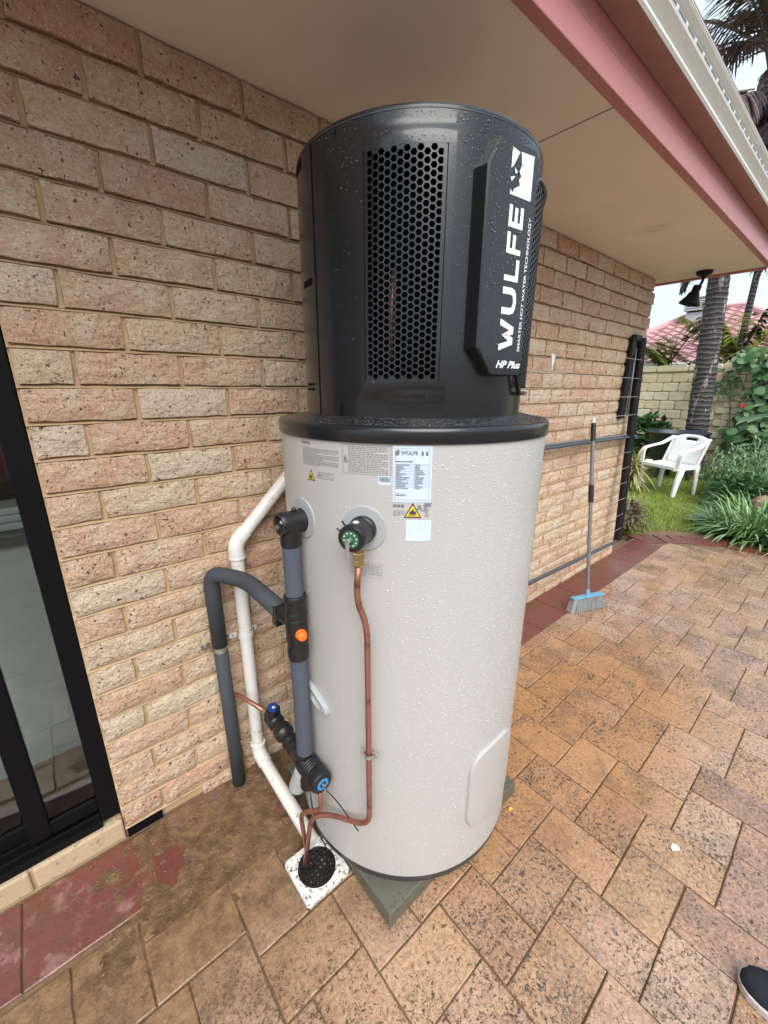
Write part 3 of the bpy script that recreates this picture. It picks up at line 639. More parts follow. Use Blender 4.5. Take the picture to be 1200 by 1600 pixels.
# badge plate with the maker's lettering
BN = (math.cos(rad(-96)), math.sin(rad(-96))); BT = (-BN[1], BN[0]); BD = .305
def bp(t, z, e=0): return (TX+BN[0]*(BD+e)+BT[0]*t, TY+BN[1]*(BD+e)+BT[1]*t, z)
pl = [(-.079,1.797),(-.079,1.494),(-.071,1.486),(-.035,1.443),(.056,1.443),(.061,1.449),(.058,1.832),(.046,1.845),(-.052,1.844)]
pb = MB(); inset = lambda t, z: ((t+.010)*.960-.010, (z-1.64)*.992+1.64)
n = len(pl); f_ = [bp(*inset(t, z), 0) for t, z in pl]; f1 = [bp(t, z, -.004) for t, z in pl]; f2 = [bp(t-.006 if t < -.05 else t, z, -.055) for t, z in pl]
pb.add(f_+f1+f2, [tuple(range(n))]+[(a*n+i, a*n+(i+1) % n, (a+1)*n+(i+1) % n, (a+1)*n+i) for a in (0, 1) for i in range(n)])
badge = pb.build('badge_plate', M['shell'], wh, smooth=25)
L5 = {'W': [[(0,1),(.2,1),(.33,.30),(.27,0),(.22,0)], [(.33,.30),(.27,0),(.44,0),(.56,.55),(.5,.85)], [(.5,.85),(.44,.55),(.56,0),(.73,0),(.67,.30)], [(1,1),(.8,1),(.67,.30),(.73,0),(.78,0)]],
      'L': [[(0,0),(.26,0),(.26,1),(0,1)], [(.26,0),(1,0),(1,.22),(.26,.22)]],
      'F': [[(0,0),(.26,0),(.26,1),(0,1)], [(.26,.78),(1,.78),(1,1),(.26,1)], [(.26,.39),(.9,.39),(.9,.60),(.26,.60)]],
      'E': [[(0,0),(.26,0),(.26,1),(0,1)], [(.26,.78),(1,.78),(1,1),(.26,1)], [(.26,.39),(.92,.39),(.92,.60),(.26,.60)], [(.26,0),(1,0),(1,.22),(.26,.22)]]}
uo = [(0,1),(0,.38),(.06,.16),(.22,.03),(.5,-.01),(.78,.03),(.94,.16),(1,.38),(1,1)]; ui = [(.25,1),(.25,.42),(.29,.29),(.38,.23),(.5,.21),(.62,.23),(.71,.29),(.75,.42),(.75,1)]
L5['U'] = [[uo[i], uo[i+1], ui[i+1], ui[i]] for i in range(8)]
lt = MB()
for ch, za, zb_ in (('W', 1.491, 1.551), ('U', 1.560, 1.609), ('L', 1.620, 1.659), ('F', 1.667, 1.703), ('E', 1.711, 1.747)):
    for poly in L5[ch]: lt.add([bp(.0235-.0415*y, za+(zb_-za)*x, .0006) for x, y in poly], [tuple(range(len(poly)))])
vs, fs = text_geo('SMARTER HOT WATER TECHNOLOGY', .0105, .00012); wd = max(v[0] for v in vs); k = .245/wd
lt.add([bp(.0480-v[1], 1.491+v[0]*k, .0006) for v in vs], fs)
vs, fs = text_geo('HP Plus', .0195, .0006, .35); wd = max(v[0] for v in vs); k = .078/wd
lt.add([bp(-.022+v[0]*k, 1.458+v[1]*1.0, .0006) for v in vs], fs)
lt.build('lettering', M['white'], badge, fixn=False)
em = MB(); eb = lambda a, b_: bp(-.022+.062*a, 1.762+.072*b_, .0007)
main = [(.40,.97),(1,1),(1,0),(.02,0),(.03,.12),(.12,.04),(.20,.14),(.45,.26),(.38,.36),(.47,.46),(.38,.55),(.46,.70)]
em.add([eb(*p) for p in main], [(0,1,11), (1,2,10,11), (10,2,9), (9,2,8), (8,2,7), (7,2,6), (6,2,5), (5,2,3), (5,3,4)])
em.add([eb(*p) for p in [(0,1),(.34,.95),(.10,.62),(0,.55)]], [(0,1,2,3)]); em.add([eb(*p) for p in [(.16,.60),(.30,.52),(.20,.46)]], [(0,1,2)]); em.add([eb(*p) for p in [(.0,.36),(.22,.42),(.06,.28)]], [(0,1,2)])
em.build('emblem', M['white'], badge, fixn=False)
# outlet guard round the far side
fg = MB(); fa0, fa1, fz0, fz1 = -82, -24, 1.405, 1.822
outl = [(fa0, fz0+.05), (fa0, fz1-.03), (fa0+1.6, fz1-.012), (fa0+5, fz1), (fa1-5, fz1), (fa1, fz1-.03), (fa1, fz0+.03), (fa1-5, fz0), (fa0+5, fz0)]
pts = []
for i in range(len(outl)):
    a, b_ = outl[i], outl[(i+1) % len(outl)]; k = max(1, int(abs(b_[0]-a[0])/4))
    pts += [cyl(a[0]+(b_[0]-a[0])*q/k, a[1]+(b_[1]-a[1])*q/k, .2935) for q in range(k)]
fg.tube(pts+[pts[0]], .0045, 8, False); guard = fg.build('outlet_guard', M['shell'], wh, smooth=0)
gm = MB(); rr_ = .2925; ca = D2A(.0112, rr_)
for c in range(int((fa1-fa0-2)/ca)):
    for k in range(31):
        a_, z_ = fa0+1.5+c*ca, fz0+.018+k*.0127+(.00635 if c % 2 else 0)
        if z_ > fz1-.008 or (c < 2 and z_ < fz0+.05): continue
        vo = []
        for ring_, r3 in ((.0073, rr_), (.0055, rr_), (.0054, rr_-.004)):
            for q in range(6): vo.append(cyl(a_+D2A(ring_*math.cos(PI/3*q), rr_), z_+ring_*math.sin(PI/3*q), r3))
        gm.add(vo, [(q, (q+1) % 6, 6+(q+1) % 6, 6+q) for q in range(6)]+[(6+q, 6+(q+1) % 6, 12+(q+1) % 6, 12+q) for q in range(6)])
gm.build('guard_mesh', M['black'], guard, fixn=False)
# labels printed on the drum
lb = MB(); patch(lb, -139.7, -127.0, 1.1915, 1.3065, TR+.0006); rl = lb.build('rating_label', M['lab'], wh, smooth=0, fixn=False)
pr = MB(); RI = TR+.0011
patch(pr, -138.9, -138.2, 1.287, 1.297, RI); patch(pr, -138.2, -137.6, 1.289, 1.299, RI); cyl_text(pr, 'WULFE', -137.1, 1.2895, .0105, RI, .0003)
for a_, t_ in ((-130.2, 0), (-128.7, 1)): patch(pr, a_-.4, a_+.4, 1.288, 1.296, RI)
for a_, b_, c, d in ((-139.0,-127.7,1.3010,1.3015), (-139.0,-127.7,1.1960,1.1965)): patch(pr, a_, b_, c, d, RI)
patch(pr, -139.0, -138.92, 1.196, 1.3015, RI); patch(pr, -127.78, -127.7, 1.196, 1.3015, RI)
patch(pr, -138.8, -133.3, 1.2745, 1.2768, RI)
for i in range(14):
    z_ = 1.2705-.0037*i; patch(pr, -138.8, -127.9, z_, z_+.00035, RI)
    patch(pr, -138.7, -138.7+random.uniform(1.2, 4.8), z_-.0024, z_-.0009, RI)
    if random.random() < .8: patch(pr, -132.4, -132.4+random.uniform(.8, 3.2), z_-.0024, z_-.0009, RI)
patch(pr, -132.7, -132.63, 1.2200, 1.2708, RI); patch(pr, -138.7, -135.6, 1.2085, 1.2098, RI); patch(pr, -138.7, -135.2, 1.2045, 1.2065, RI)
pr.build('print', M['ink2'], rl, fixn=False)
w1 = MB(); cyl_text(w1, 'Warning', -177.6, 1.2985, .0085, RI, .0003)
def lines(m_, a0, a1, z0, n_, dz, t=.0010):
    for i in range(n_):
        a = a0; lim = a1 if i % 4 != 3 else a0+(a1-a0)*random.uniform(.4, .95); last = -1
        while a < lim:
            w_ = random.uniform(.35, 1.3); patch(m_, a, min(a+w_, lim), z0-dz*i, z0-dz*i+t, RI, 1); a += w_+.28
lines(w1, -177.2, -159.2, 1.2885, 12, .0033)
w1.build('warning_text', M['ink2'], wh, fixn=False)
w2 = MB(); lines(w2, -154.9, -141.3, 1.3015, 15, .0037)
for a_, b_, c, d in ((-157.5,-140.3,1.3055,1.3060), (-157.5,-140.3,1.2455,1.2460)): patch(w2, a_, b_, c, d, RI)
for a_ in (-157.5, -155.3, -140.4): patch(w2, a_, a_+.1, 1.2455, 1.306, RI)
capoly(w2, [(-157.1,1.273),(-155.7,1.273),(-156.4,1.284)], RI); patch(w2, -157.2, -155.6, 1.2690, 1.2705, RI)
w2.build('caution_text', M['ink2'], wh, fixn=False)
bc = MB(); patch(bc, -144.6, -140.2, 1.226, 1.2445, TR+.0006); bcl = bc.build('barcode_label', M['lab'], wh, smooth=0, fixn=False)
bb = MB(); a = -144.2
while a < -140.6:
    w_ = random.uniform(.06, .22); patch(bb, a, a+w_, 1.2325, 1.2425, RI); a += w_+random.uniform(.06, .16)
bb.build('print', M['ink2'], bcl, fixn=False)
def hazard(az, z, s_):
    t1 = MB(); k = D2A(s_/2)
    capoly(t1, [(az-k, z), (az+k, z), (az, z+s_*.9)], TR+.0006); o_ = t1.build('hazard_sign', M['ink'], wh, fixn=False)
    t2 = MB(); capoly(t2, [(az-k*.78, z+s_*.085), (az+k*.78, z+s_*.085), (az, z+s_*.75)], RI); t2.build('hazard_face', M['yellow'], o_, fixn=False)
    t3 = MB(); f3 = [(-.16,.22),(.16,.22),(.20,.32),(.13,.45),(.09,.38),(.02,.56),(-.09,.42),(-.13,.40),(-.20,.32)]
    capoly(t3, [(az+D2A(x*s_), z+y*s_) for x, y in f3], RI+.0005); patch(t3, az-D2A(.25*s_), az+D2A(.25*s_), z+.14*s_, z+.175*s_, RI+.0005, 1); t3.build('flame', M['ink'], o_, fixn=False)
hazard(-172.8, 1.2165, .028); hazard(-132.9, 1.1575, .037)
ic = MB()
for a0 in (-169.0, -166.3, -163.6):
    for a_, b_, c, d in ((a0, a0+2.1, 1.2255, 1.2262), (a0, a0+2.1, 1.2385, 1.2392), (a0, a0+.12, 1.2255, 1.239), (a0+2.0, a0+2.1, 1.2255, 1.239), (a0+1.0, a0+1.08, 1.2255, 1.239)): patch(ic, a_, b_, c, d, RI, 1)
patch(ic, -168.8, -167.2, 1.231, 1.2335, RI)
ic.build('manual_icons', M['ink2'], wh, fixn=False)
ic = MB(); lines(ic, -139.4, -135.6, 1.1725, 4, .0034); 
for a0 in (-139.4, -138.1, -136.8): patch(ic, a0, a0+1.0, 1.1805, 1.1865, RI, 1)
cyl_text(ic, 'A3', -131.7, 1.1735, .0185, RI, .0002); cyl_text(ic, 'W', -128.9, 1.1815, .013, RI, .0008)
lines(ic, -128.8, -127.4, 1.1775, 6, .0032)
ic.build('gas_class_mark', M['ink2'], wh, fixn=False)
st = MB(); patch(st, -135.1, -126.5, 1.107, 1.1535, TR+.0006); st.build('white_sticker', M['lab'], wh, smooth=0, fixn=False)
sn = MB(); lines(sn, -155.2, -143.6, 1.044, 8, .0038)
for a_, b_, c, d in ((-155.5,-143.1,1.0500,1.0504), (-155.5,-143.1,1.0140,1.0144)): patch(sn, a_, b_, c, d, RI)
patch(sn, -143.2, -143.1, 1.014, 1.0504, RI); sn.build('small_notice', M['ink2'], wh, fixn=False)
# raised cover low on the right, grey grip at the left
def rrect(a0, a1, z0, z1, rad_, n_=6):
    o_ = []; aw = D2A(rad_)
    for ca_, cz_, s0 in ((a1-aw, z1-rad_, 0), (a0+aw, z1-rad_, 1), (a0+aw, z0+rad_, 2), (a1-aw, z0+rad_, 3)):
        for q in range(n_+1):
            t = PI/2*(s0+q/n_); o_.append((ca_+aw*math.cos(t), cz_+rad_*math.sin(t)))
    return o_
def raised(name, rings, mat, centre, parent=wh):     # rings: list of (outline, radius), outer to inner
    m_ = MB(); n_ = len(rings[0][0]); vs = []
    for o_, r_ in rings: vs += [cyl(a, z, r_) for a, z in o_]
    fs = [(k*n_+i, k*n_+(i+1) % n_, (k+1)*n_+(i+1) % n_, (k+1)*n_+i) for k in range(len(rings)-1) for i in range(n_)]
    vs.append(cyl(centre[0], centre[1], rings[-1][1])); c_ = len(vs)-1; k = len(rings)-1
    fs += [(k*n_+i, k*n_+(i+1) % n_, c_) for i in range(n_)]
    m_.add(vs, fs); return m_.build(name, mat, parent, smooth=30)
def ins(o_, c, f_): return [(c[0]+(a-c[0])*f_, c[1]+(z-c[1])*f_) for a, z in o_]
o0 = rrect(-104, -72, .206, .487, .065); c0 = (-88, .33)
raised('access_cover', [(o0, TR-.001), (o0, TR+.004), (ins(o0, c0, .975), TR+.008), (ins(o0, c0, .90), TR+.0088), (ins(o0, c0, .6), TR+.0092), (ins(o0, c0, .3), TR+.0092)], M['tank'], c0)
h0 = []
for q in range(24):
    t = 2*PI*q/24; x, y = .058*math.cos(t), .021*math.sin(t); s_ = -.50; h0.append((-176.5+D2A(x*math.cos(s_)-y*math.sin(s_)), .612+x*math.sin(s_)+y*math.cos(s_)))
hc = (-176.5, .612)
raised('hand_grip', [(h0, TR-.001), (h0, TR+.009), (ins(h0, hc, .9), TR+.012), (ins(h0, hc, .62), TR+.012), (ins(h0, hc, .55), TR+.003), (ins(h0, hc, .3), TR+.003)], M['grey'], hc)
def flange(az, z, name='flange'):
    o_ = [(az+D2A(.050*math.cos(2*PI*q/36)), z+.050*math.sin(2*PI*q/36)) for q in range(36)]
    return raised(name, [(o_, TR-.001), (o_, TR+.002), (ins(o_, (az, z), .97), TR+.003), (ins(o_, (az, z), .5), TR+.003)], M['grey'], (az, z))
flange(180, 1.118); flange(-149.7, 1.128)
# pressure relief valve on the right flange
PA = -149.7; n3 = Vector((math.cos(rad(PA)), math.sin(rad(PA)), 0)); pc = Vector(cyl(PA, 1.128, TR)); tt = Vector((-n3.y, n3.x, 0))
b = MB(); b.lathe([(.0,.002), (.029,.002), (.030,.006), (.030,.016), (.028,.018), (.028,.030), (.0275,.060), (.029,.062), (.0285,.070), (.026,.073), (.018,.0735), (.0,.0735)], pc, n3, 40)
b.tube([pc+n3*.05+tt*-.02+Vector((0,0,.018)), pc+n3*.052+tt*-.028+Vector((0,0,.029))], .0022, 6); b.tube([pc+n3*.062+tt*-.025+Vector((0,0,.010)), pc+n3*.064+tt*-.034+Vector((0,0,.017))], .0024, 6)
rv = b.build('relief_valve', M['black'], wh, smooth=40)
b = MB(); b.lathe([(.0,.0740), (.0175,.0740), (.0185,.0742), (.0185,.0736)], pc, n3, 30); b.build('dial', M['green'], rv, smooth=30)
b = MB()
for q in range(10):
    a0, a1 = 2*PI*q/10, 2*PI*(q+.55)/10; f0 = lambda a, r_: pc+n3*.0748+tt*(r_*math.cos(a))+Vector((0,0,r_*math.sin(a)))
    b.add([f0(a0,.012), f0(a1,.012), f0(a1,.0155), f0(a0,.0155)], [(0,1,2,3)])
b.build('dial_marks', M['grey2'], rv, fixn=False)
lv = pc+n3*.083; b = MB(); b.tube([pc+n3*.074, pc+n3*.086], .005, 10); b.obox(lv+Vector((0,0,-.018))-tt*.003, n3*.0016, tt*.0042, Vector((0,0,.020))); b.build('lever', M['zinc'], rv, bevel=.001)
b = MB(); b.sphere(pc+n3*.045+Vector((0,0,.0265)), .007, sc=(1,1,.5)); b.build('white_tag', M['white'], rv, smooth=0)
bx = pc+n3*.035+Vector((0,0,-.030)); zz = Vector((0,0,1))
b = MB(); b.lathe([(.0,.012), (.012,.012), (.012,.0), (.009,-.002), (.009,-.010), (.0125,-.011), (.0135,-.014), (.0135,-.026), (.012,-.028), (.0125,-.030), (.0125,-.040), (.0095,-.044), (.0,-.044)], bx, zz, 6); b.build('brass_fitting', M['brass'], rv)
# hexagon nut look is kept by the six-sided lathe
cp = MB(); q0 = bx+Vector((0,0,-.042))
path = fillet([q0, (.3685,-.6235,.968), (.3815,-.6450,.915), (.3825,-.6475,.305), (.330,-.519,.262), (.300,-.480,.235), (.283,-.452,.020)], .045, 7)
cp.tube(path, .0071, 14); cpo = cp.build('copper_pipe', M['copper'], smooth=0); tag(cpo, 'long copper drain pipe running down the tank front from the relief valve', 'pipe')
ck = MB(); pcp = Vector((.3822,-.6468,.545)); ck.lathe([(.0105,-.006), (.0105,.006)], pcp, (0,0,1), 16); nn = Vector(((pcp.x-TX), (pcp.y-TY), 0)).normalized(); tn = Vector((-nn.y, nn.x, 0))
ck.obox(pcp-nn*.006, tn*.021, nn*.002, zz*.0045); ck.tube([pcp+tn*.018-nn*.012, pcp+tn*.018+nn*.002], .0042, 8); ck.tube([pcp-tn*.018-nn*.012, pcp-tn*.018+nn*.002], .0042, 8)
ck.build('pipe_clip', M['zinc'], cpo, smooth=30)

# ------------------------------------------------------------------ pipework beside the tank
IX, IY = .3165, -.436
hp = thing('insulated_pipe', 'grey foam wrapped outlet pipe with black tee and orange cap beside the tank', 'pipe', (IX, IY, 0))
n4 = Vector((-1, 0, 0)); e0 = Vector((IX, IY, 1.113))
b = MB(); b.lathe([(.0,-.020), (.018,-.020), (.0205,-.029), (.0265,-.029), (.0282,-.024), (.0285,-.016), (.0265,-.010), (.0265,.026), (.0285,.028), (.0285,.036), (.0,.036)], e0, -n4, 36)
b.lathe([(.0235,-.058), (.0252,-.056), (.0252,.0), (.0,.004)], e0, zz, 32); b.sphere(e0+Vector((.010,-.004,.030)), .006)
b.build('elbow', M['black'], hp, smooth=40)
b = MB(); b.lathe([(.0,-.0215), (.0085,-.0215)], e0, -n4, 24); b.build('elbow_plug', M['white'], hp)
b = MB(); b.tube([(IX,IY,1.057), (IX+.0005,IY,1.0), (IX,IY,.925)], .0225, 28, False); b.build('foam_sleeve', M['foam'], hp, smooth=0)
b = MB(); b.tube([(IX,IY,.748), (IX+.001,IY-.001,.6), (IX,IY,.425)], .0232, 28, False); b.build('foam_sleeve', M['foam'], hp, smooth=0)
b = MB(); b.lathe([(.023,.742), (.0265,.744), (.0275,.750), (.0275,.775), (.0262,.778), (.0262,.790), (.0280,.794), (.0280,.858), (.0262,.862), (.0285,.868), (.0285,.875), (.0262,.879), (.0262,.905), (.0285,.910), (.0285,.921), (.0265,.925), (.023,.926)], (IX, IY, 0), seg=32)
b.tube([(IX,IY,.85), (.306,-.385,.853)], .0235, 20); b.obox((.306,-.375,.846), (.022,0,0), (0,.012,0), (0,0,.026)); tee = b.build('tee', M['black'], hp, smooth=40)
kn = Vector((IX-.004, IY-.027, .826)); kd = Vector((-.25,-.95,.15)).normalized()
b = MB(); b.lathe([(.0,-.006), (.013,-.006), (.0145,.002), (.0145,.008), (.012,.012), (.012,.019), (.009,.022), (.0,.022)], kn, kd, 12); b.build('cap', M['orange'], tee, smooth=50)
wp = thing('wall_pipe', 'dark foam covered pipe bent out from the wall to the black tee', 'pipe', (.235, -.04, 0))
b = MB(); b.tube(fillet([(.2345,-.044,.603), (.2325,-.044,.862), (.272,-.095,.860), (.303,-.160,.858), (.305,-.372,.856)], .050, 8), .0242, 28); b.build('foam_sleeve', M['foam2'], wp, smooth=0)
b = MB(); b.tube([(.2345,-.043,.606), (.2350,-.043,.578)], .019, 20); b.build('bare_collar', M['zinc'], wp, smooth=40)
b = MB(); b.tube([(.2350,-.043,.580), (.238,-.043,.3), (.2400,-.043,-.012)], .0225, 24); b.build('foam_sleeve', M['foam2'], wp, smooth=0)
b = MB(); b.box(.185,.211,-.006,-.0035,.583,.603); b.box(.260,.286,-.006,-.0035,.583,.603); b.tube([(.209,-.006,.593), (.209,-.045,.593)], .004, 8); b.build('saddle_clip', M['rust'], wp)
b = MB(); b.tube([(.198,-.003,.593), (.198,-.010,.593)], .0045, 8); b.tube([(.273,-.003,.593), (.273,-.010,.593)], .0045, 8); b.build('screw', M['zinc'], wp)
cold = thing('inlet_valve', 'black inlet valve group with blue caps at the foot of the tank', 'valve', (IX, -.4, 0))
b = MB(); yy = Vector((0,-1,0)); v0 = Vector((.3165,-.20,.390))
b.lathe([(.0,0), (.014,0), (.018,.006), (.024,.012), (.026,.018), (.026,.055), (.020,.060), (.018,.075), (.027,.082), (.029,.092), (.029,.112), (.021,.120), (.019,.135), (.026,.142), (.026,.150), (.022,.155), (.022,.165), (.026,.170), (.026,.176), (.023,.181), (.023,.19), (.0255,.195), (.0255,.225), (.029,.230)], v0, yy, 32)
for k in range(7):
    y0 = .232+k*.008; b.lathe([(.0285, y0), (.0305, y0+.002), (.0305, y0+.005), (.0285, y0+.007)], v0, yy, 32)
b.lathe([(.029,.288), (.032,.292), (.032,.320), (.029,.326), (.021,.328), (.0,.328)], v0, yy, 36)
b.lathe([(.0,-.085), (.021,-.085), (.021,-.060), (.018,-.055), (.018,.0)], (IX,IY-.005,.39), zz, 28); b.lathe([(.0,0), (.0235,0), (.0235,.045), (.0,.045)], (IX,IY,.385), zz, 28)
b.lathe([(.0,0), (.020,0), (.022,.006), (.022,.030), (.0,.030)], (.3165,-.235,.402), zz, 24)
b.build('valve_body', M['black'], cold, smooth=40)
b = MB(); b.lathe([(.0,0), (.0165,0), (.0175,.006), (.0165,.011), (.0,.012)], (.3165,-.233,.431), zz, 24); b.lathe([(.0,-.008), (.017,-.008), (.020,-.002), (.020,.008)], v0+yy*.012, yy, 24); b.build('handle_cap', M['blue'], cold, smooth=40)
b = MB(); b.sphere((.3165,-.240,.4425), .005, sc=(1,1,.5)); b.build('cap_screw', M['white'], cold, smooth=0)
b = MB(); b.lathe([(.009,.3288), (.017,.3288), (.0175,.327)], v0, yy, 28); b.build('dial_ring', M['cyan'], cold, smooth=30)
b = MB(); b.tube([v0+yy*.327, v0+yy*.338], .004, 10); b.obox(v0+yy*.337+Vector((0,0,-.012)), (.0022,0,0), (0,.001,0), (0,0,.014)); b.build('lever', M['zinc'], cold)
b = MB(); b.lathe([(.0,0), (.0085,0), (.0095,-.004), (.0095,-.016), (.0,-.016)], v0+yy*.300+Vector((.004,0,-.030)), zz, 6); b.build('brass_tail', M['brass'], cold)
b = MB(); b.tube(fillet([v0+yy*.300+Vector((.004,0,-.045)), (.323,-.505,.268), (.300,-.470,.246), (.288,-.438,.215), (.298,-.446,.020)], .03, 6), .0066, 12); b.build('copper_tail', M['copper'], cold, smooth=0)
b = MB(); b.tube(fillet([(.262,-.038,.120), (.256,-.038,.392), (.268,-.070,.402), (.3165,-.205,.390)], .03, 6), .0072, 12); b.build('copper_feed', M['copper'], cold, smooth=0)
b = MB(); b.lathe([(.0095,.170), (.012,.172), (.012,.186), (.0095,.188)], (.2605,-.038,0), zz, 6); b.tube([(.2625,-.038,.12), (.266,-.038,-.005)], .0068, 10); b.build('brass_joiner', M['brass'], cold)
b = MB(); b.lathe([(.0,0), (.011,0), (.011,.020), (.0,.020)], (.309,-.178,.393), yy, 6); b.build('brass_nut', M['brass'], cold)
b = MB(); b.tube([(.318,-.415,.335), (.312,-.380,.250)], .026, 16); b.build('grey_foam_offcut', M['grey2'], cold, smooth=40)
b = MB(); b.tube(fillet([v0+yy*.332+Vector((.006,0,-.020)), (.345,-.560,.33), (.372,-.610,.255)], .04, 5), .0016, 6); b.tube(fillet([(.318,-.445,.31), (.31,-.48,.20), (.335,-.505,.09)], .05, 5), .0019, 6); b.build('cable_tie', M['black'], cold, smooth=0)
pv = thing('drain_pipe', 'white plastic pipe zigzagging down the brick wall to the floor drain', 'pipe', (.327, -.03, 0))
RP = .0215
b = MB(); b.tube([(.72,-.030,1.318), (.336,-.030,.945)], RP, 28); b.build('pipe_length', M['pvc'], pv, smooth=40)
b = MB(); b.tube([(.326,-.030,.925), (.327,-.030,.5), (.327,-.032,.10)], RP, 28); b.build('pipe_length', M['pvc'], pv, smooth=40)
b = MB(); b.tube([(.327,-.048,.078), (.333,-.425,.036)], RP, 28, True); b.build('pipe_length', M['pvc'], pv, smooth=40)
b = MB(); b.tube(fillet([(.362,-.030,.9705), (.325,-.030,.9350), (.326,-.030,.885)], .03, 6), RP+.0035, 28); b.build('elbow', M['pvc'], pv, smooth=40)
b = MB(); b.tube(fillet([(.327,-.032,.128), (.327,-.036,.082), (.328,-.085,.0735)], .03, 6), RP+.0035, 28); b.build('elbow', M['pvc'], pv, smooth=40)
b = MB(); b.tube([(.327,-.0325,.130), (.327,-.0325,.124)], RP+.0058, 28); b.tube([(.3262,-.03,.890), (.3262,-.03,.884)], RP+.005, 28); b.build('collar', M['pvc'], pv, smooth=40)
b = MB(); b.box(.278,.304,-.008,-.0045,.588,.606); b.box(.350,.376,-.008,-.0045,.588,.606)
b.lathe([(RP+.0008,-.008), (RP+.003,-.008), (RP+.003,.008), (RP+.0008,.008)], (.3268,-.030,.597), zz, 28); b.build('saddle_clip', M['pvc'], pv, smooth=40)
b = MB(); b.tube([(.290,-.004,.597), (.290,-.0105,.597)], .0035, 8); b.tube([(.364,-.004,.597), (.364,-.0105,.597)], .0035, 8); b.build('screw', M['rust'], pv)
fd = thing('floor_drain', 'square white floor drain with round black grate set in the muddy pavers', 'drain', (.31, -.477, 0))
b = MB(); seg = 48; Rg = .0575; cxy = (.3105,-.4765); hs = .0735
def sq(t):
    c, s_ = math.cos(t), math.sin(t); k = hs/max(abs(c), abs(s_)); return c*k, s_*k
vs = []
for t in [2*PI*(q+.5)/seg for q in range(seg)]:
    x, y = sq(t); vs += [(cxy[0]+x, cxy[1]+y, .003), (cxy[0]+x, cxy[1]+y, .016), (cxy[0]+Rg*math.cos(t), cxy[1]+Rg*math.sin(t), .018), (cxy[0]+Rg*math.cos(t), cxy[1]+Rg*math.sin(t), .006)]
b.add(vs, [(4*q+k, 4*((q+1) % seg)+k, 4*((q+1) % seg)+k+1, 4*q+k+1) for q in range(seg) for k in range(3)]); b.build('drain_frame', M['drainw'], fd)
b = MB(); b.lathe([(.0,.007), (Rg,.007)], (*cxy, 0), seg=40); b.build('sump', M['mud'], fd)  # pale spots in the mud colour paint sky reflections in standing water
b = MB(); b.lathe([(Rg-.0005,.014), (Rg-.0005,.0178), (Rg-.006,.0178), (Rg-.006,.014)], (*cxy, 0), seg=48)
for k in range(-3, 4):
    o_ = k*.0146; hl = math.sqrt(max(0, (Rg-.004)**2-o_*o_))
    b.obox((cxy[0]+o_, cxy[1], .0152), (.0030,0,0), (0,hl,0), (0,0,.0016)); b.obox((cxy[0], cxy[1]+o_, .0150), (hl,0,0), (0,.0030,0), (0,0,.0016))
b.build('grate', M['black'], fd)

# ------------------------------------------------------------------ rain drops on the heater
def drops(name, samples, parent, mat):
    V = []; F = []; base = 0
    for p, nrm, r_ in samples:
        nrm = Vector(nrm).normalized(); u = nrm.orthogonal().normalized(); v_ = nrm.cross(u); p = Vector(p); el_ = random.uniform(.85, 1.25)
        for rr, hh in ((1, 0), (.72, .42)):
            for q in range(6):
                a = PI/3*q+rr; V.append(p+u*(r_*rr*math.cos(a))+v_*(r_*rr*math.sin(a)*el_)+nrm*(r_*hh))
        V.append(p+nrm*(r_*.58))
        for q in range(6):
            F.append((base+q, base+(q+1) % 6, base+6+(q+1) % 6, base+6+q)); F.append((base+6+q, base+6+(q+1) % 6, base+12))
        base += 13
    m_ = MB(); m_.add(V, F); return m_.build(name, mat, parent, smooth=0, fixn=False, kind='stuff')
S = []
for _ in range(24000):
    az = random.triangular(-178, -66, -95); z = .1+1.2*random.random()**.75
    if az < -140 and random.random() < .65: continue
    a = rad(az); S.append((cyl(az, z, TR+.0002), (math.cos(a), math.sin(a), 0), min(.0022, .0005+random.expovariate(1/.00027))))
drops('water_droplets', S, wh, M['drop'])
S = []
for _ in range(6500):
    az = random.uniform(-178, -60); t = random.random(); z = HZ0+.02+(HZ1-HZ0-.03)*(t**.42 if random.random() < .8 else t)
    if az < -150 and random.random() < .7: continue
    if GA0-1 < az < GA1+1 and GZ0 < z < GZ1: continue
    a = rad(az); S.append((cyl(az, z, head_r(az, z)+.0001), (math.cos(a), math.sin(a), 0), min(.0024, .0006+random.expovariate(1/.0003))))
for _ in range(2600):
    az = random.uniform(-180, -40); r_ = random.uniform(.288, .348); a = rad(az); z = 1.3445+max(0, (.330-r_))/.044*.0105
    S.append((cyl(az, z+.0004, r_), (math.cos(a)*.15, math.sin(a)*.15, 1), min(.0032, .0008+random.expovariate(1/.0005))))
for _ in range(700):
    t, z = random.uniform(-.072, .056), 1.45+.385*random.random()**.5; S.append((bp(t, z, .0004), (BN[0], BN[1], 0), min(.0024, .0008+random.expovariate(1/.0004))))
drops('water_droplets', S, wh, M['dropd'])

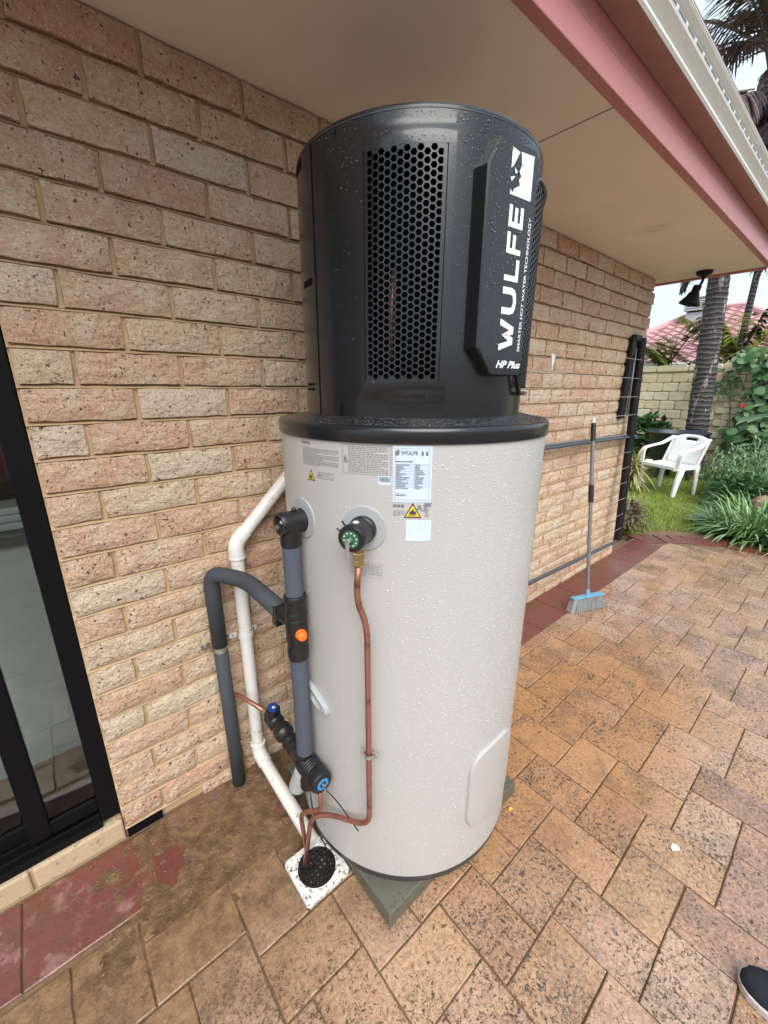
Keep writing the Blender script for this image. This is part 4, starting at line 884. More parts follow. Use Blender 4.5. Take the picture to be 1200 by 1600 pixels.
# ------------------------------------------------------------------ clothesline, broom, lamp, peg
cl = thing('clothesline', 'black fold down clothesline with grey rails hanging on the brick wall', 'clothesline', (2.6, 0, 0))
b = MB(); b.tube([(3.434,-.032,1.772), (3.437,-.112,.215)], .030, 10); b.build('post', M['blackm'], cl, smooth=40)
b = MB(); b.box(3.275,3.352,-.034,-.004,1.20,1.775); b.box(3.30,3.42,-.040,-.004,1.745,1.790); b.box(3.31,3.40,-.034,-.006,1.62,1.655); b.build('wall_bracket', M['blackm'], cl, bevel=.006)
b = MB(); b.tube([(3.355,-.03,1.70), (3.365,-.045,1.22)], .007, 8); b.build('brace', M['alu'], cl, smooth=0)
b = MB(); b.tube([(1.34,-.032,1.772), (1.34,-.112,.215)], .021, 10); b.build('post', M['blackm'], cl, smooth=40)
b = MB(); b.tube([(1.36,-.11,.284), (3.449,-.112,.208)], .0125, 14); b.build('rail', M['slate'], cl, smooth=40)
b = MB(); b.tube([(1.36,-.068,1.098), (3.56,-.068,1.056)], .0105, 14); b.build('rail', M['slate'], cl, smooth=40)
b = MB(); b.tube([(1.36,-.048,1.112), (3.54,-.048,1.070)], .0085, 12); b.build('rail', M['alu'], cl, smooth=40)
for zc in (1.62, 1.49, 1.36, 1.23, .95, .83, .71, .58, .45, .33):
    y = -.032-.08*(1.772-zc)/1.557-.024; b = MB(); b.tube([(1.35, y, zc+.02), (2.4, y, zc+.004), (3.46, y, zc)], .0013 if zc < 1.1 else .0015, 6); b.build('cord', M['wire'], cl, smooth=0)
b = MB(); b.obox((2.10,-.075,1.552), (.006,0,.006), (0,.004,0), (-.008,0,.038)); b.obox((2.112,-.075,1.556), (.005,0,-.004), (0,.004,0), (.004,0,.034)); tag(b.build('clothes_peg', M['white'], bevel=.001), 'clear white peg clipped to the top line beside the heater', 'peg')
bm_ = thing('broom', 'upright broom with blue head and pale bristles leaning on the clothesline', 'broom', (2.5, -.3, 0))
hb0, ht0 = Vector((2.515,-.292,.115)), Vector((2.652,-.105,1.222))
P = lambda t: hb0+(ht0-hb0)*t
b = MB(); b.tube([P(0), P(.52)], .0115, 14); b.tube([P(.52), P(.9)], .0125, 14); b.build('handle', M['alu'], bm_, smooth=40)
b = MB(); b.tube([P(.535), P(.635)], .0165, 14); b.build('grip', M['black'], bm_, smooth=40)
b = MB(); b.tube([P(.885), P(.985)], .0155, 14); b.build('grip', M['black'], bm_, smooth=40)
b = MB(); b.tube([P(.985), P(1.0), P(1.012)], [.014, .013, .006], 12); b.build('end_cap', M['wire'], bm_, smooth=40)
hd = Vector((.93,-.36,0)).normalized(); hn = Vector((hd.y, -hd.x, 0)); hc_ = Vector((2.508,-.298,.096))
b = MB(); b.obox(hc_, hd*.128, hn*.018, zz*.007); b.tube([hc_, hc_+(ht0-hb0).normalized()*.045], [.016, .0135], 12); b.build('head', M['lblue'], bm_, bevel=.004)
b = MB()
for _ in range(900):
    s_, q = random.uniform(-.124, .124), random.uniform(-.017, .017); p0 = hc_+hd*s_+hn*q-zz*.007; p1 = Vector((p0.x, p0.y, .003))+hd*(s_*.16+random.uniform(-.006, .006))+hn*(q*.8+random.uniform(-.005, .005))
    side = hd*.0020; b.add([p0-side, p0+side, p1+side, p1-side], [(0,1,2,3)]); side = hn*.0020; b.add([p0-side, p0+side, p1+side, p1-side], [(0,1,2,3)])
b.build('bristles', M['bristle'], bm_, fixn=False)
fl_ = thing('outdoor_lamp', 'black bell shaped lamp hanging under the far corner of the eave', 'lamp', (3.6, -.285, H0))
b = MB(); b.lathe([(.0,-.030), (.026,-.030), (.045,-.020), (.048,-.001), (.0,-.001)], (3.6,-.290,H0), zz, 28); b.build('ceiling_rose', M['blackm'], fl_, smooth=40)
b = MB(); b.tube(fillet([(3.6,-.290,H0-.028), (3.6,-.290,2.125), (3.6,-.268,2.085)], .02, 5), .009, 10); b.build('arm', M['blackm'], fl_, smooth=0)
la = Vector((-.10,.22,-.93)).normalized()
b = MB(); b.lathe([(.0,0), (.024,0), (.026,.006), (.026,.042), (.034,.050), (.040,.072), (.056,.098), (.066,.116), (.067,.121), (.060,.119), (.030,.085), (.0,.080)], Vector((3.6,-.268,2.105)), la, 32); b.build('bell_shade', M['blackm'], fl_, smooth=40)

# ------------------------------------------------------------------ shoe, scraps on the paving
sh = thing('shoe', 'black cloth slip on shoe with pale sole at the near right paving', 'shoe', (1.07, -1.45, 0))
def shoe_ring(s_, z, k):           # outline half widths along the foot
    return None
sdir = Vector((-.20,.98,0)).normalized(); sside = Vector((sdir.y, -sdir.x, 0)); toe = Vector((.985,-1.365,0))
prof = [(0,.000),(.004,.017),(.015,.030),(.035,.040),(.065,.046),(.10,.047),(.15,.042),(.19,.038),(.23,.036),(.255,.031),(.27,.018),(.275,0)]
def outline(grow, z, lift=0):
    L_ = [toe-sdir*s_*1.0+sdir*grow*(1 if s_ < .02 else -1 if s_ > .26 else 0)+sside*(w_+grow*(w_ > 0))+zz*(z+lift*max(0, 1-s_/.06)) for s_, w_ in prof]
    R_ = [toe-sdir*s_+sside*(-w_-grow*(w_ > 0))+zz*(z+lift*max(0, 1-s_/.06)) for s_, w_ in prof[1:-1]][::-1]
    return L_+R_
b = MB(); r0, r1 = outline(.001, .001), outline(.003, .024); n = len(r0); b.add(r0+r1, [tuple(range(n))[::-1], tuple(range(n, 2*n))]+[(i, (i+1) % n, n+(i+1) % n, n+i) for i in range(n)]); b.build('sole', M['sole'], sh, bevel=.003)
b = MB(); rings = []
hts = [(0,.030),(.004,.040),(.015,.048),(.035,.053),(.065,.060),(.10,.074),(.15,.086),(.19,.078),(.23,.076),(.255,.082),(.27,.082),(.275,.078)]
for (s_, w_), (_, h_) in zip(prof, hts):
    row = []
    for q in range(11):
        t = PI*q/10; row.append(toe-sdir*s_+sside*(max(w_, .002)*.97*math.cos(t)*(1 if abs(math.cos(t)) < .9 else .98))+zz*(.0235+(h_-.0235)*max(0, math.sin(t))**.72))
    rings += row
b.add(rings, [(i*11+q, i*11+q+1, (i+1)*11+q+1, (i+1)*11+q) for i in range(len(prof)-1) for q in range(10)]); b.build('upper', M['shoe'], sh, smooth=60)
b = MB(); b.tube([toe-sdir*s_+sside*(w_*.80)+zz*(.0235+(h_-.0235)*.62+.0015) for (s_, w_), (_, h_) in list(zip(prof, hts))[2:9]], .0022, 6); b.build('seam', M['shoe'], sh, smooth=0)
pp = MB(); pp.add([(1.205,-1.165,.006),(1.222,-1.180,.010),(1.236,-1.172,.005),(1.226,-1.158,.013),(1.214,-1.156,.007)], [(0,1,4),(1,3,4),(1,2,3)]); tag(pp.build('paper_scrap', M['white'], fixn=False), 'tiny white scrap of paper lying on the wet pavers', 'scrap')
pp = MB(); pp.add([(.917,-.752,.004),(.930,-.760,.007),(.940,-.752,.003),(.929,-.745,.006)], [(0,1,3),(1,2,3)]); tag(pp.build('fallen_leaf', M['yellow'], fixn=False), 'small yellow leaf on the paving by the slab corner', 'leaf')

# ------------------------------------------------------------------ garden
lw = MB(); lw.box(4.45, 9.2, -.05, 12, -.05, -.012); lw.box(4.80, 9.2, -.8, -.05, -.05, -.012); lw.build('lawn', M['lawn'], kind='structure')
bd = MB(); bd.add([(4.95,-.36,0),(5.6,-.36,.03),(6.6,-.16,.04),(7.5,-.02,.04),(9.2,.35,.04),(9.2,-4,.05),(4.95,-4,.02)], [tuple(range(7))]); bd.build('garden_bed', M['bed'], kind='structure', fixn=False)
NG = 60000; u = RNG.random(NG); gx_ = 4.4+4.8*u**1.25; gy_ = RNG.uniform(-.75, 2.6, NG)
lim = np.interp(gx_, [4.4,4.55,4.75,4.9,4.95,5.6,6.6,7.5,9.2], [.10,.0,-.12,-.32,-.36,-.36,-.16,-.02,.35]); k_ = gy_ > lim+.0
gx_, gy_ = gx_[k_], gy_[k_]; ng = len(gx_); an = RNG.uniform(0, 2*PI, ng); hg = RNG.uniform(.018, .05, ng); wg = RNG.uniform(.002, .0045, ng); le = RNG.uniform(-.6, .6, (ng, 2))*hg[:, None]
V = np.zeros((ng, 4, 3)); dx, dy = np.cos(an)*wg, np.sin(an)*wg
V[:,0] = np.stack([gx_-dx, gy_-dy, np.full(ng, -.012)], 1); V[:,1] = np.stack([gx_+dx, gy_+dy, np.full(ng, -.012)], 1)
V[:,2] = np.stack([gx_+dx*.4+le[:,0], gy_+dy*.4+le[:,1], hg-.012], 1); V[:,3] = np.stack([gx_-dx*.4+le[:,0], gy_-dy*.4+le[:,1], hg-.012], 1)
me = bpy.data.meshes.new('grass'); me.from_pydata(V.reshape(-1, 3).tolist(), [], np.arange(ng*4).reshape(-1, 4).tolist()); me.materials.append(M['grass'])
tag(link('grass', me, kind='stuff'), 'short green lawn grass beyond the red paver edge', 'grass')
# limestone garden wall
gw = thing('garden_wall', 'cream limestone block wall at the back of the garden', 'wall', (9.2, 0, 0))
b = MB(); b.box(9.225, 9.40, -5, 8, -.05, 1.74); b.box(-9, 9.224, -5.0, -4.83, -.05, 1.74); gbk = b.build('core_and_unseen_wall', M['kerb'], gw)  # long side run is unseen, added to dim low sky reflections
def block_mesh(wy, hz, name='block'):
    m_ = MB(); c = min(.022, hz*.2); j = lambda: random.uniform(-.004, .004)
    r0 = [(-wy/2, -hz/2), (wy/2, -hz/2), (wy/2, hz/2), (-wy/2, hz/2)]
    o8 = []
    for (y, z) in r0:
        sy, sz = (1 if y > 0 else -1), (1 if z > 0 else -1)
        a_, b_ = (y-sy*c, z), (y, z-sz*c); o8 += [a_, b_] if sy*sz > 0 else [b_, a_]
    o8 = [(y+j(), z+j()) for y, z in o8][::1]
    o8.sort(key=lambda q: math.atan2(q[1]/hz, q[0]/wy)); n_ = 8
    m_.add([(.04, y, z) for y, z in o8]+[(.004+j()*.5, y, z) for y, z in o8]+[(-.006+j(), y*.93, z*.9) for y, z in o8], [(a*n_+i, a*n_+(i+1) % n_, (a+1)*n_+(i+1) % n_, (a+1)*n_+i) for a in (0, 1) for i in range(n_)]+[tuple(range(2*n_, 3*n_))])
    return m_.mesh(name, M['lime'], None)
B1 = [block_mesh(.243, .157) for _ in range(6)]; B2 = [block_mesh(.205, .100) for _ in range(5)]
def put(name, me, x, y, z):
    o_ = link(name, me, gw); o_.matrix_parent_inverse = Matrix.Identity(4); o_.location = (x-9.2+random.uniform(-.004, .004), y, z)
for r_ in range(10):
    z = 1.70-.165*(r_+.5); off = .252*(.5 if r_ % 2 else 0)
    for k in range(8): put('block', random.choice(B1), 9.2, .60+.126+.252*k+off-(.0), z)
for r_ in range(16):
    z = 1.76-.108*(r_+.5)
    for k in range(9): put('block', random.choice(B2), 9.19, .60-.11-.213*k-(.10 if r_ % 2 else 0), z)
CPM = [block_mesh(.50, .11, 'cap_stone') for _ in range(3)]
for k in range(11): put('cap_stone', CPM[k % 3], 9.185, 3.4-.505*k, 1.785-(.0 if k < 6 else -.015)+random.uniform(-.004, .004))
for k, (x, y) in enumerate(((7.45,-.02), (7.85,.06), (8.25,.14), (8.65,.22), (7.05,-.09), (6.65,-.15))):
    b = MB(); b.obox((x, y, .045), (.19,.036,0), (-.012,.05,0), (0,0,.055)); tag(b.build('kerb_stone', M['kerb'], bevel=.012), ['mossy kerb stone beside the lawn, nearest of those by the palm foot', 'second kerb stone along the lawn edge from the palm side', 'third kerb stone along the lawn edge toward the wall', 'kerb stone nearest the limestone wall at the lawn edge', 'kerb stone half under the grey green bush', 'front kerb stone under the low leafy plants'][k], 'kerb', 'kerb stones along the lawn edge')
b = MB(); b.sphere((6.15,-.66,.12), .17, 9, 6, (1,.8,.75)); b.v = [(x+random.uniform(-.02,.02), y+random.uniform(-.02,.02), z+random.uniform(-.02,.02)) for x, y, z in b.v]; tag(b.build('garden_rock', M['rock']), 'brown rock among the plants at the right edge', 'rock')

# plants
def leafquad(m_, p, d, up, L, W, bend=.15, n=3, cup=.12):
    d = Vector(d).normalized(); s_ = d.cross(Vector(up)).normalized() if abs(d.dot(Vector(up))) < .98 else d.orthogonal().normalized(); nrm = s_.cross(d)
    vs = []; p = Vector(p)
    ws = [.25, 1, .75, .05] if n == 3 else [.6, 1, 1, .9, .65, .04]
    for i in range(len(ws)):
        t = i/(len(ws)-1); c = p+d*(L*t)-Vector((0,0,1))*(bend*L*t*t); e = s_*(W/2*ws[i])
        vs += [c-e+nrm*cup*W*.5, c+e+nrm*cup*W*.5]
    m_.add(vs, [(2*i, 2*i+1, 2*i+3, 2*i+2) for i in range(len(ws)-1)])
def rdir(zmin=-.2, zmax=1):
    a = random.uniform(0, 2*PI); z = random.uniform(zmin, zmax); r_ = math.sqrt(max(0, 1-z*z)); return Vector((r_*math.cos(a), r_*math.sin(a), z))
def plant(name, label, cat, loc, group=None): return thing(name, label, cat, loc, group)
def strappy(root, cx, cy, R_, n, L0, L1, mat, W=.016, arch=.75):
    m_ = MB()
    for _ in range(n):
        a = random.uniform(0, 2*PI); r_ = R_*math.sqrt(random.random()); p = Vector((cx+r_*math.cos(a)*1.1, cy+r_*math.sin(a), .01)); a2 = a+random.uniform(-.7, .7); e = random.uniform(.35, 1.35)
        d = Vector((math.cos(a2)*math.cos(e), math.sin(a2)*math.cos(e), math.sin(e))); leafquad(m_, p, d, (0,0,1), random.uniform(L0, L1), W*random.uniform(.7, 1.3), random.uniform(.2, arch), 5, .25)
    m_.build('foliage', mat, root, fixn=False, kind='stuff')
def bushy(root, c, sx, sy, sz, n, L, W, mat, spread=1.0, shell=.4):
    m_ = MB(); c = Vector(c); lump = [rdir(-.1, .9) for _ in range(9)]
    for _ in range(n):
        d = rdir(-.25, 1); k = (shell+(1-shell)*random.random()**.5)*(1+.22*max(0, max(d.dot(q) for q in lump)-.75)*4-.12)
        p = c+Vector((d.x*sx*k, d.y*sy*k, d.z*sz*k)); dd = (d*spread+rdir(-1, 1)*.8).normalized()
        leafquad(m_, p, dd, (0,0,1), L*random.uniform(.6, 1.3), W*random.uniform(.7, 1.25), random.uniform(0, .3))
    return m_.build('foliage', mat, root, fixn=False, kind='stuff')
def stems(root, c, n, h, mat=None, r=.006, spread=.4):
    m_ = MB(); c = Vector(c)
    for _ in range(n):
        d = Vector((random.uniform(-spread, spread), random.uniform(-spread, spread), 1)); m_.tube([c+Vector((d.x*.05, d.y*.05, 0)), c+d*h*.5, c+d*h*.95+Vector((0,0,-.02))], [r, r*.7, r*.35], 5)
    m_.build('stems', mat or M['wood'], root, smooth=0)
t = plant('strappy_plant', 'large clump of arching green strap leaves at the patio edge', 'plant', (5.22,-.76,0)); strappy(t, 5.22, -.76, .27, 520, .30, .62, M['lstrap'], .020)
t = plant('strappy_plant', 'strap leaved clump at the right edge of the photo beyond the patio', 'plant', (5.25,-1.25,0)); strappy(t, 5.2, -1.28, .28, 400, .30, .6, M['lstrap'], .020)
t = plant('strappy_plant', 'dark strap leaved clump behind the front clump', 'plant', (5.75,-.72,0)); strappy(t, 5.75, -.75, .28, 400, .30, .65, M['lstrap'], .018)
t = plant('silver_plant', 'pale silver leaved plant at the lawn corner of the bed', 'plant', (5.30,-.47,0)); strappy(t, 5.30, -.47, .12, 110, .16, .34, M['lsilver'], .022, .5)
t = plant('leafy_plant', 'low bright green leafy plant beside the kerb stones', 'plant', (6.45,-.42,0)); bushy(t, (6.45,-.42,.12), .45, .32, .30, 1400, .075, .04, M['lround']); stems(t, (6.45,-.42,0), 8, .2)
t = plant('leafy_plant', 'low green leafy plant behind the brown rock', 'plant', (6.5,-.95,0)); bushy(t, (6.5,-.95,.12), .42, .34, .28, 800, .08, .045, M['lround']); stems(t, (6.5,-.95,0), 8, .2)
def needle(root, c, n, hh, R_):
    m_ = MB(); c = Vector(c)
    for _ in range(n):
        a = random.uniform(0, 2*PI); r_ = R_*math.sqrt(random.random()); b0 = c+Vector((r_*math.cos(a), r_*math.sin(a), 0)); tip = b0+Vector((math.cos(a)*.14*r_/R_+random.uniform(-.05,.05), math.sin(a)*.14*r_/R_+random.uniform(-.05,.05), hh*random.uniform(.6, 1.05)*(1-.35*(r_/R_)**2)))
        for k in range(26):
            f_ = .15+.85*k/25; p = b0+(tip-b0)*f_; d = rdir(-.1, .6)+Vector((0,0,.35)); leafquad(m_, p, d, (0,0,1), .065, .014, 0)
    m_.build('foliage', M['lrose'], root, fixn=False, kind='stuff')
t = plant('needle_bush', 'grey green needle leaved bush in the middle of the bed', 'bush', (7.1,-.50,0)); needle(t, (7.1,-.50,0), 230, .80, .55); stems(t, (7.1,-.5,0), 10, .4)
t = plant('needle_bush', 'grey green needle leaved bush at the right edge of the bed', 'bush', (7.3,-1.2,0)); needle(t, (7.3,-1.25,0), 170, .85, .5); stems(t, (7.3,-1.25,0), 10, .45)
t = plant('yellow_green_plant', 'bright yellow green strappy plant below the limestone wall', 'plant', (8.4,-.05,0)); strappy(t, 8.4, -.02, .34, 260, .3, .6, M['lyel'], .022)
# big pale leaves: each leaf a part
t = plant('broad_leaf_plant', 'plant with large pale grey green leaves in front of the vine', 'plant', (8.1,-.36,0)); stems(t, (8.1,-.36,0), 7, .9, M['lstem'], .009, .25)
for k in range(46):
    z = random.uniform(.45, 1.30); d = rdir(-.2, .7); d.x -= .45; d.normalize(); m_ = MB(); p = Vector((8.1,-.36,z))+Vector((d.x*.14, d.y*.26, 0)); leafquad(m_, p, d, (0,0,1), random.uniform(.20, .34), random.uniform(.10, .17), .35, 5, .2); m_.build('leaf', M['lbig'], t, smooth=0, fixn=False)
t = plant('climbing_vine', 'round leaved green vine with red flower climbing the limestone wall', 'vine', (9.0,-.2,0))
def disc_leaf(m_, p, nrm, r_):
    nrm = Vector(nrm).normalized(); u_ = nrm.orthogonal().normalized(); v_ = nrm.cross(u_); p = Vector(p); a0 = random.random()*6
    m_.add([p+nrm*r_*.12]+[p+(u_*math.cos(a0+PI/4*q)+v_*math.sin(a0+PI/4*q))*r_*random.uniform(.85, 1.05) for q in range(8)], [(0, 1+q, 1+(q+1) % 8) for q in range(8)])
def vine_edge(z): return float(np.interp(z, [.2,.45,.95,1.15,1.5,1.66,1.74,2.1], [.26,.40,.36,.24,.16,.22,.42,.50]))
m_ = MB()
for _ in range(2600):
    y = .85-2.3*random.random()**.9; z = random.uniform(.15, 2.04)
    if y > vine_edge(z)-random.uniform(0, .14)+.06*math.sin(z*11): continue
    disc_leaf(m_, (9.13-random.uniform(.02, .34), y, z), (-1, random.uniform(-.7,.9), random.uniform(-.2,1.1)), random.uniform(.034, .062))
for _ in range(70): disc_leaf(m_, (9.12-random.uniform(0,.06), random.uniform(.35, .95), random.uniform(1.30, 1.74)), (-1, random.uniform(-.6,.6), .5), random.uniform(.026, .045))
m_.build('foliage', M['lround'], t, smooth=0, fixn=False, kind='stuff')
for k in range(150):
    y = random.uniform(-.75, .36); z = random.uniform(.55, 1.95)
    if y > vine_edge(z)-.10: continue
    m_ = MB(); disc_leaf(m_, (8.80-random.uniform(0,.10), y, z), Vector((-1, random.uniform(-.6,.8), random.uniform(0,1))), random.uniform(.052, .082)); m_.build('leaf', M['lround'], t, smooth=0, fixn=False)
for fy, fz in ((.17,1.17), (-.35,1.5)):
    m_ = MB()
    for q in range(5): disc_leaf(m_, (8.80, fy+.022*math.cos(q*1.26), fz+.022*math.sin(q*1.26)), (-1,.2,.2), .022)
    m_.build('flower', M['redf'], t, fixn=False)
m_ = MB()
for k in range(7):
    y = random.uniform(-.6, .25); m_.tube([(9.13, y, .1), (9.12, y+random.uniform(-.2,.2), .9), (9.13, y+random.uniform(-.3,.3), 1.7)], .006, 5)
m_.build('stems', M['wood'], t, smooth=0)
t = plant('spiky_plant', 'pink and yellow spiky plant beside the white chair', 'plant', (6.35,.80,0))
m_ = MB()
for _ in range(120):
    d = rdir(-.25, 1); leafquad(m_, Vector((6.35,.80,.28))+Vector((0,0,random.uniform(-.14,.16))), d, (0,0,1), random.uniform(.20,.42), .024, random.uniform(.15,.6), 5, .25)
m_.build('foliage', M['lcord'], t, fixn=False, kind='stuff'); stems(t, (6.35,.80,0), 3, .35, M['wood'], .014, .1)
t = plant('geranium_bush', 'dark green bush with a pink flower behind the clothesline post', 'bush', (8.55,1.42,0)); bushy(t, (8.55,1.42,.42), .38, .42, .52, 900, .12, .10, M['lround'], 1, .55); stems(t, (8.55,1.42,0), 9, .6)
m_ = MB()
for q in range(7): disc_leaf(m_, (8.2+random.uniform(-.03,.03), 1.18+random.uniform(-.05,.05), .93+random.uniform(-.04,.04)), rdir(-.2,1)-Vector((1,0,0)), .018)
m_.build('flower', M['pink'], t, fixn=False)
t = plant('dry_bush', 'small brown half dry bush at the foot of the wall corner', 'bush', (4.42,.13,0)); bushy(t, (4.42,.15,.13), .20, .17, .20, 650, .05, .022, M['lbrown'], .8, .3); stems(t, (4.42,.15,0), 12, .26, M['wood'], .004, .5)
t = plant('grassy_tuft', 'thin pale grassy tuft on the lawn before the spiky plant', 'plant', (5.5,.55,0)); strappy(t, 5.5, .52, .18, 120, .12, .30, M['lcord'], .006, .8)

# white plastic armchair
ch = thing('plastic_chair', 'white moulded plastic armchair on the lawn', 'chair', (6.68, .455, 0))
CF = Vector((-.92,.39,0)).normalized(); CS = Vector((-CF.y, CF.x, 0))*-1   # front direction and right side seen from the sitter
if CS.x*.38+CS.y*.92 < 0: CS = -CS
CO = Vector((6.68,.455,0))
def cp_(f, s_, z): return CO+CF*f+CS*s_+zz*z
b = MB()
ns, nf = 8, 8; vs = []
for i in range(nf+1):
    for k in range(ns+1):
        f_ = -.21+.44*i/nf; s_ = -.235+.47*k/ns; vs.append(cp_(f_, s_, .405+.012*(i/nf)-.018*math.sin(PI*k/ns)*math.sin(PI*min(1, i/nf*1.1))-(.02 if i == nf else 0)))
b.add(vs, [(i*(ns+1)+k, (i+1)*(ns+1)+k, (i+1)*(ns+1)+k+1, i*(ns+1)+k+1) for i in range(nf) for k in range(ns)])
o_ = b.build('seat', M['chair'], ch, smooth=0); sm_ = o_.modifiers.new('thick', 'SOLIDIFY'); sm_.thickness = .018; sm_.offset = -1
b = MB()
for s_ in (-1, 1):
    b.obox(cp_(.02, s_*.243, .385), CF*.225, CS*.010, zz*.028)
b.obox(cp_(.235, 0, .392), CF*.008, CS*.235, zz*.024); b.obox(cp_(-.20, 0, .375), CF*.008, CS*.235, zz*.03); b.build('apron', M['chair'], ch, bevel=.006)
# back: curved sheet with a hand slot
b = MB(); nk, nz2 = 12, 10; hole = lambda k, z: 4 <= k < 8 and z == 8
vs = []
for j in range(nz2+1):
    for k in range(nk+1):
        s_ = -1+2*k/nk; h_ = j/nz2; wv = .235+.02*h_; z = .40+.40*h_-(.055*abs(s_)**3*h_); f_ = -.20-.10*h_-.045*h_*(1-s_*s_)+.0; vs.append(cp_(f_, s_*wv, z))
b.add(vs, [(j*(nk+1)+k, j*(nk+1)+k+1, (j+1)*(nk+1)+k+1, (j+1)*(nk+1)+k) for j in range(nz2) for k in range(nk) if not hole(k, j)])
o_ = b.build('backrest', M['chair'], ch, smooth=0); sm_ = o_.modifiers.new('thick', 'SOLIDIFY'); sm_.thickness = .014
def ribbon(m_, pts, wv, tk):      # flat moulded strip through points with a width vector
    n_ = len(pts); vs = []
    for i, p in enumerate(pts):
        p = Vector(p); t_ = (Vector(pts[min(i+1, n_-1)])-Vector(pts[max(i-1, 0)])).normalized(); w2 = wv[i] if isinstance(wv, list) else wv; w2 = Vector(w2); nn_ = t_.cross(w2).normalized()*tk
        vs += [p-w2-nn_, p+w2-nn_, p+w2+nn_, p-w2+nn_]
    fs = [(4*i+k, 4*i+(k+1) % 4, 4*i+4+(k+1) % 4, 4*i+4+k) for i in range(n_-1) for k in range(4)]+[(0,1,2,3), (4*n_-4, 4*n_-1, 4*n_-2, 4*n_-3)]
    m_.add(vs, fs)
for s_ in (-1, 1):
    b = MB(); ribbon(b, fillet([cp_(-.30, s_*.250, .765), cp_(-.12, s_*.275, .665), cp_(.13, s_*.285, .625), cp_(.215, s_*.283, .60), cp_(.225, s_*.268, .39)], .07, 6), CS*.030, .010); b.build('armrest', M['chair'], ch, bevel=.004)
    b = MB(); b.obox(cp_(-.23, s_*.252, .57), CF*.012+zz*.0, CS*.012, zz*.17-CF*.065); b.build('side_strut', M['chair'], ch, bevel=.004)
    b = MB(); ribbon(b, [cp_(.10, s_*.262, .43), cp_(.165, s_*.270, .22), cp_(.200, s_*.275, .0)], [CF*.060, CF*.042, CF*.024], .016); b.build('leg', M['chair'], ch, bevel=.004)
    b = MB(); ribbon(b, [cp_(-.185, s_*.245, .42), cp_(-.195, s_*.255, .22), cp_(-.205, s_*.262, .0)], [CF*.040, CF*.028, CF*.019], .014); b.build('leg', M['chair'], ch, bevel=.004)
tb = thing('round_tub', 'wide dark plastic tub standing on short legs behind the white chair', 'tub', (7.85, .73, 0))
b = MB(); b.lathe([(.0,.26), (.30,.26), (.335,.30), (.405,.71), (.425,.735), (.432,.752), (.42,.762), (.398,.742), (.32,.36), (.0,.32)], (7.85,.73,0), zz, 48); b.build('bowl', M['tub'], tb, smooth=40)
for k in range(3):
    a = 2*PI*k/3+.4; b = MB(); b.tube([(7.85+.2*math.cos(a), .73+.2*math.sin(a), .27), (7.85+.27*math.cos(a), .73+.27*math.sin(a), 0)], .035, 10); b.build('leg', M['tub'], tb, smooth=40)

# palm tree
pt = thing('palm_tree', 'tall leaning palm with dark ringed trunk and dead skirt of fronds', 'palm', (8.6, .60, 0))
pp_ = [(8.6,.60,0), (8.6,.655,.6), (8.6,.70,1.2), (8.6,.735,1.8), (8.6,.775,2.4), (8.6,.825,3.1), (8.6,.80,3.9), (8.6,.76,4.8), (8.6,.74,5.6)]
b = MB(); path = []; rs = []
for i in range(len(pp_)-1):
    p0, p1_ = Vector(pp_[i]), Vector(pp_[i+1])
    for k in range(14):
        t_ = k/14; q = p0+(p1_-p0)*t_; ringz = (k % 2); path.append(q+Vector((random.uniform(-.006,.006), random.uniform(-.006,.006), 0))); rs.append((.176-.010*(q.z))*(1.0 if ringz else .955)*random.uniform(.985, 1.015))
b.tube(path, rs, 22); b.build('trunk', M['trunk'], pt, smooth=70)
def frond(root, o_, az, el, L, nleaf, ll, mat, droop=.9, lw=.018, hang=.35, stemmat=None, vname='frond'):
    m_ = MB(); o_ = Vector(o_); d = Vector((math.cos(az)*math.cos(el), math.sin(az)*math.cos(el), math.sin(el))); pts = []
    for i in range(13):
        t_ = i/12; pts.append(o_+d*(L*t_)-zz*(droop*L*.5*t_*t_))
    m_.tube(pts, [.016*(1-.8*i/12)*max(.5, L/1.6) for i in range(13)], 5)
    for i in range(nleaf):
        t_ = .14+.86*(i+.5)/nleaf; k = min(11, int(t_*12)); p = pts[k]+(pts[k+1]-pts[k])*(t_*12-k); tn = (pts[k+1]-pts[k]).normalized(); sd = tn.cross(zz); sd = sd.normalized() if sd.length > .05 else Vector((1,0,0))
        for s_ in (-1, 1):
            q = (sd*s_*.85+tn*.55-zz*random.uniform(hang*.3, hang*1.4)).normalized(); leafquad(m_, p, q, (0,0,1), ll*math.sin(PI*(.12+.83*t_))*random.uniform(.75, 1.1), lw, hang*.6, 5, .1)
    return m_.build(vname, mat, root, fixn=False)
top = Vector((8.6,.74,5.55))
for k in range(15): frond(pt, top+Vector((0,0,random.uniform(.0,.4))), 2*PI*k/15+random.uniform(-.15,.15), random.uniform(.5, 1.2), random.uniform(1.8, 2.4), 34, .50, M['ldead' if k % 3 == 0 else 'ldgr'], random.uniform(.7, 1.1), .03)
for k in range(64):
    a = 2*PI*k/21.3+random.uniform(-.2,.2); frond(pt, top+Vector((math.cos(a)*.14, math.sin(a)*.14, -.10-random.uniform(0,.75))), a, random.uniform(-1.4, -.1), random.uniform(.8, 1.5), 34, .42, M['ldead'], random.uniform(.5, .9), .034, .9)
frond(pt, top+Vector((-.1,.2,-.1)), 1.9, .15, 2.9, 40, .5, M['ldead'], 2.3, .024, .8)
frond(pt, top+Vector((-.2,.1,-.15)), 2.2, .0, 1.25, 60, .34, M['lcord'], .1, .018, .5)
frond(pt, top+Vector((-.2,.1,.35)), 2.0, .35, 1.6, 50, .40, M['ldead'], .9, .022, .8)
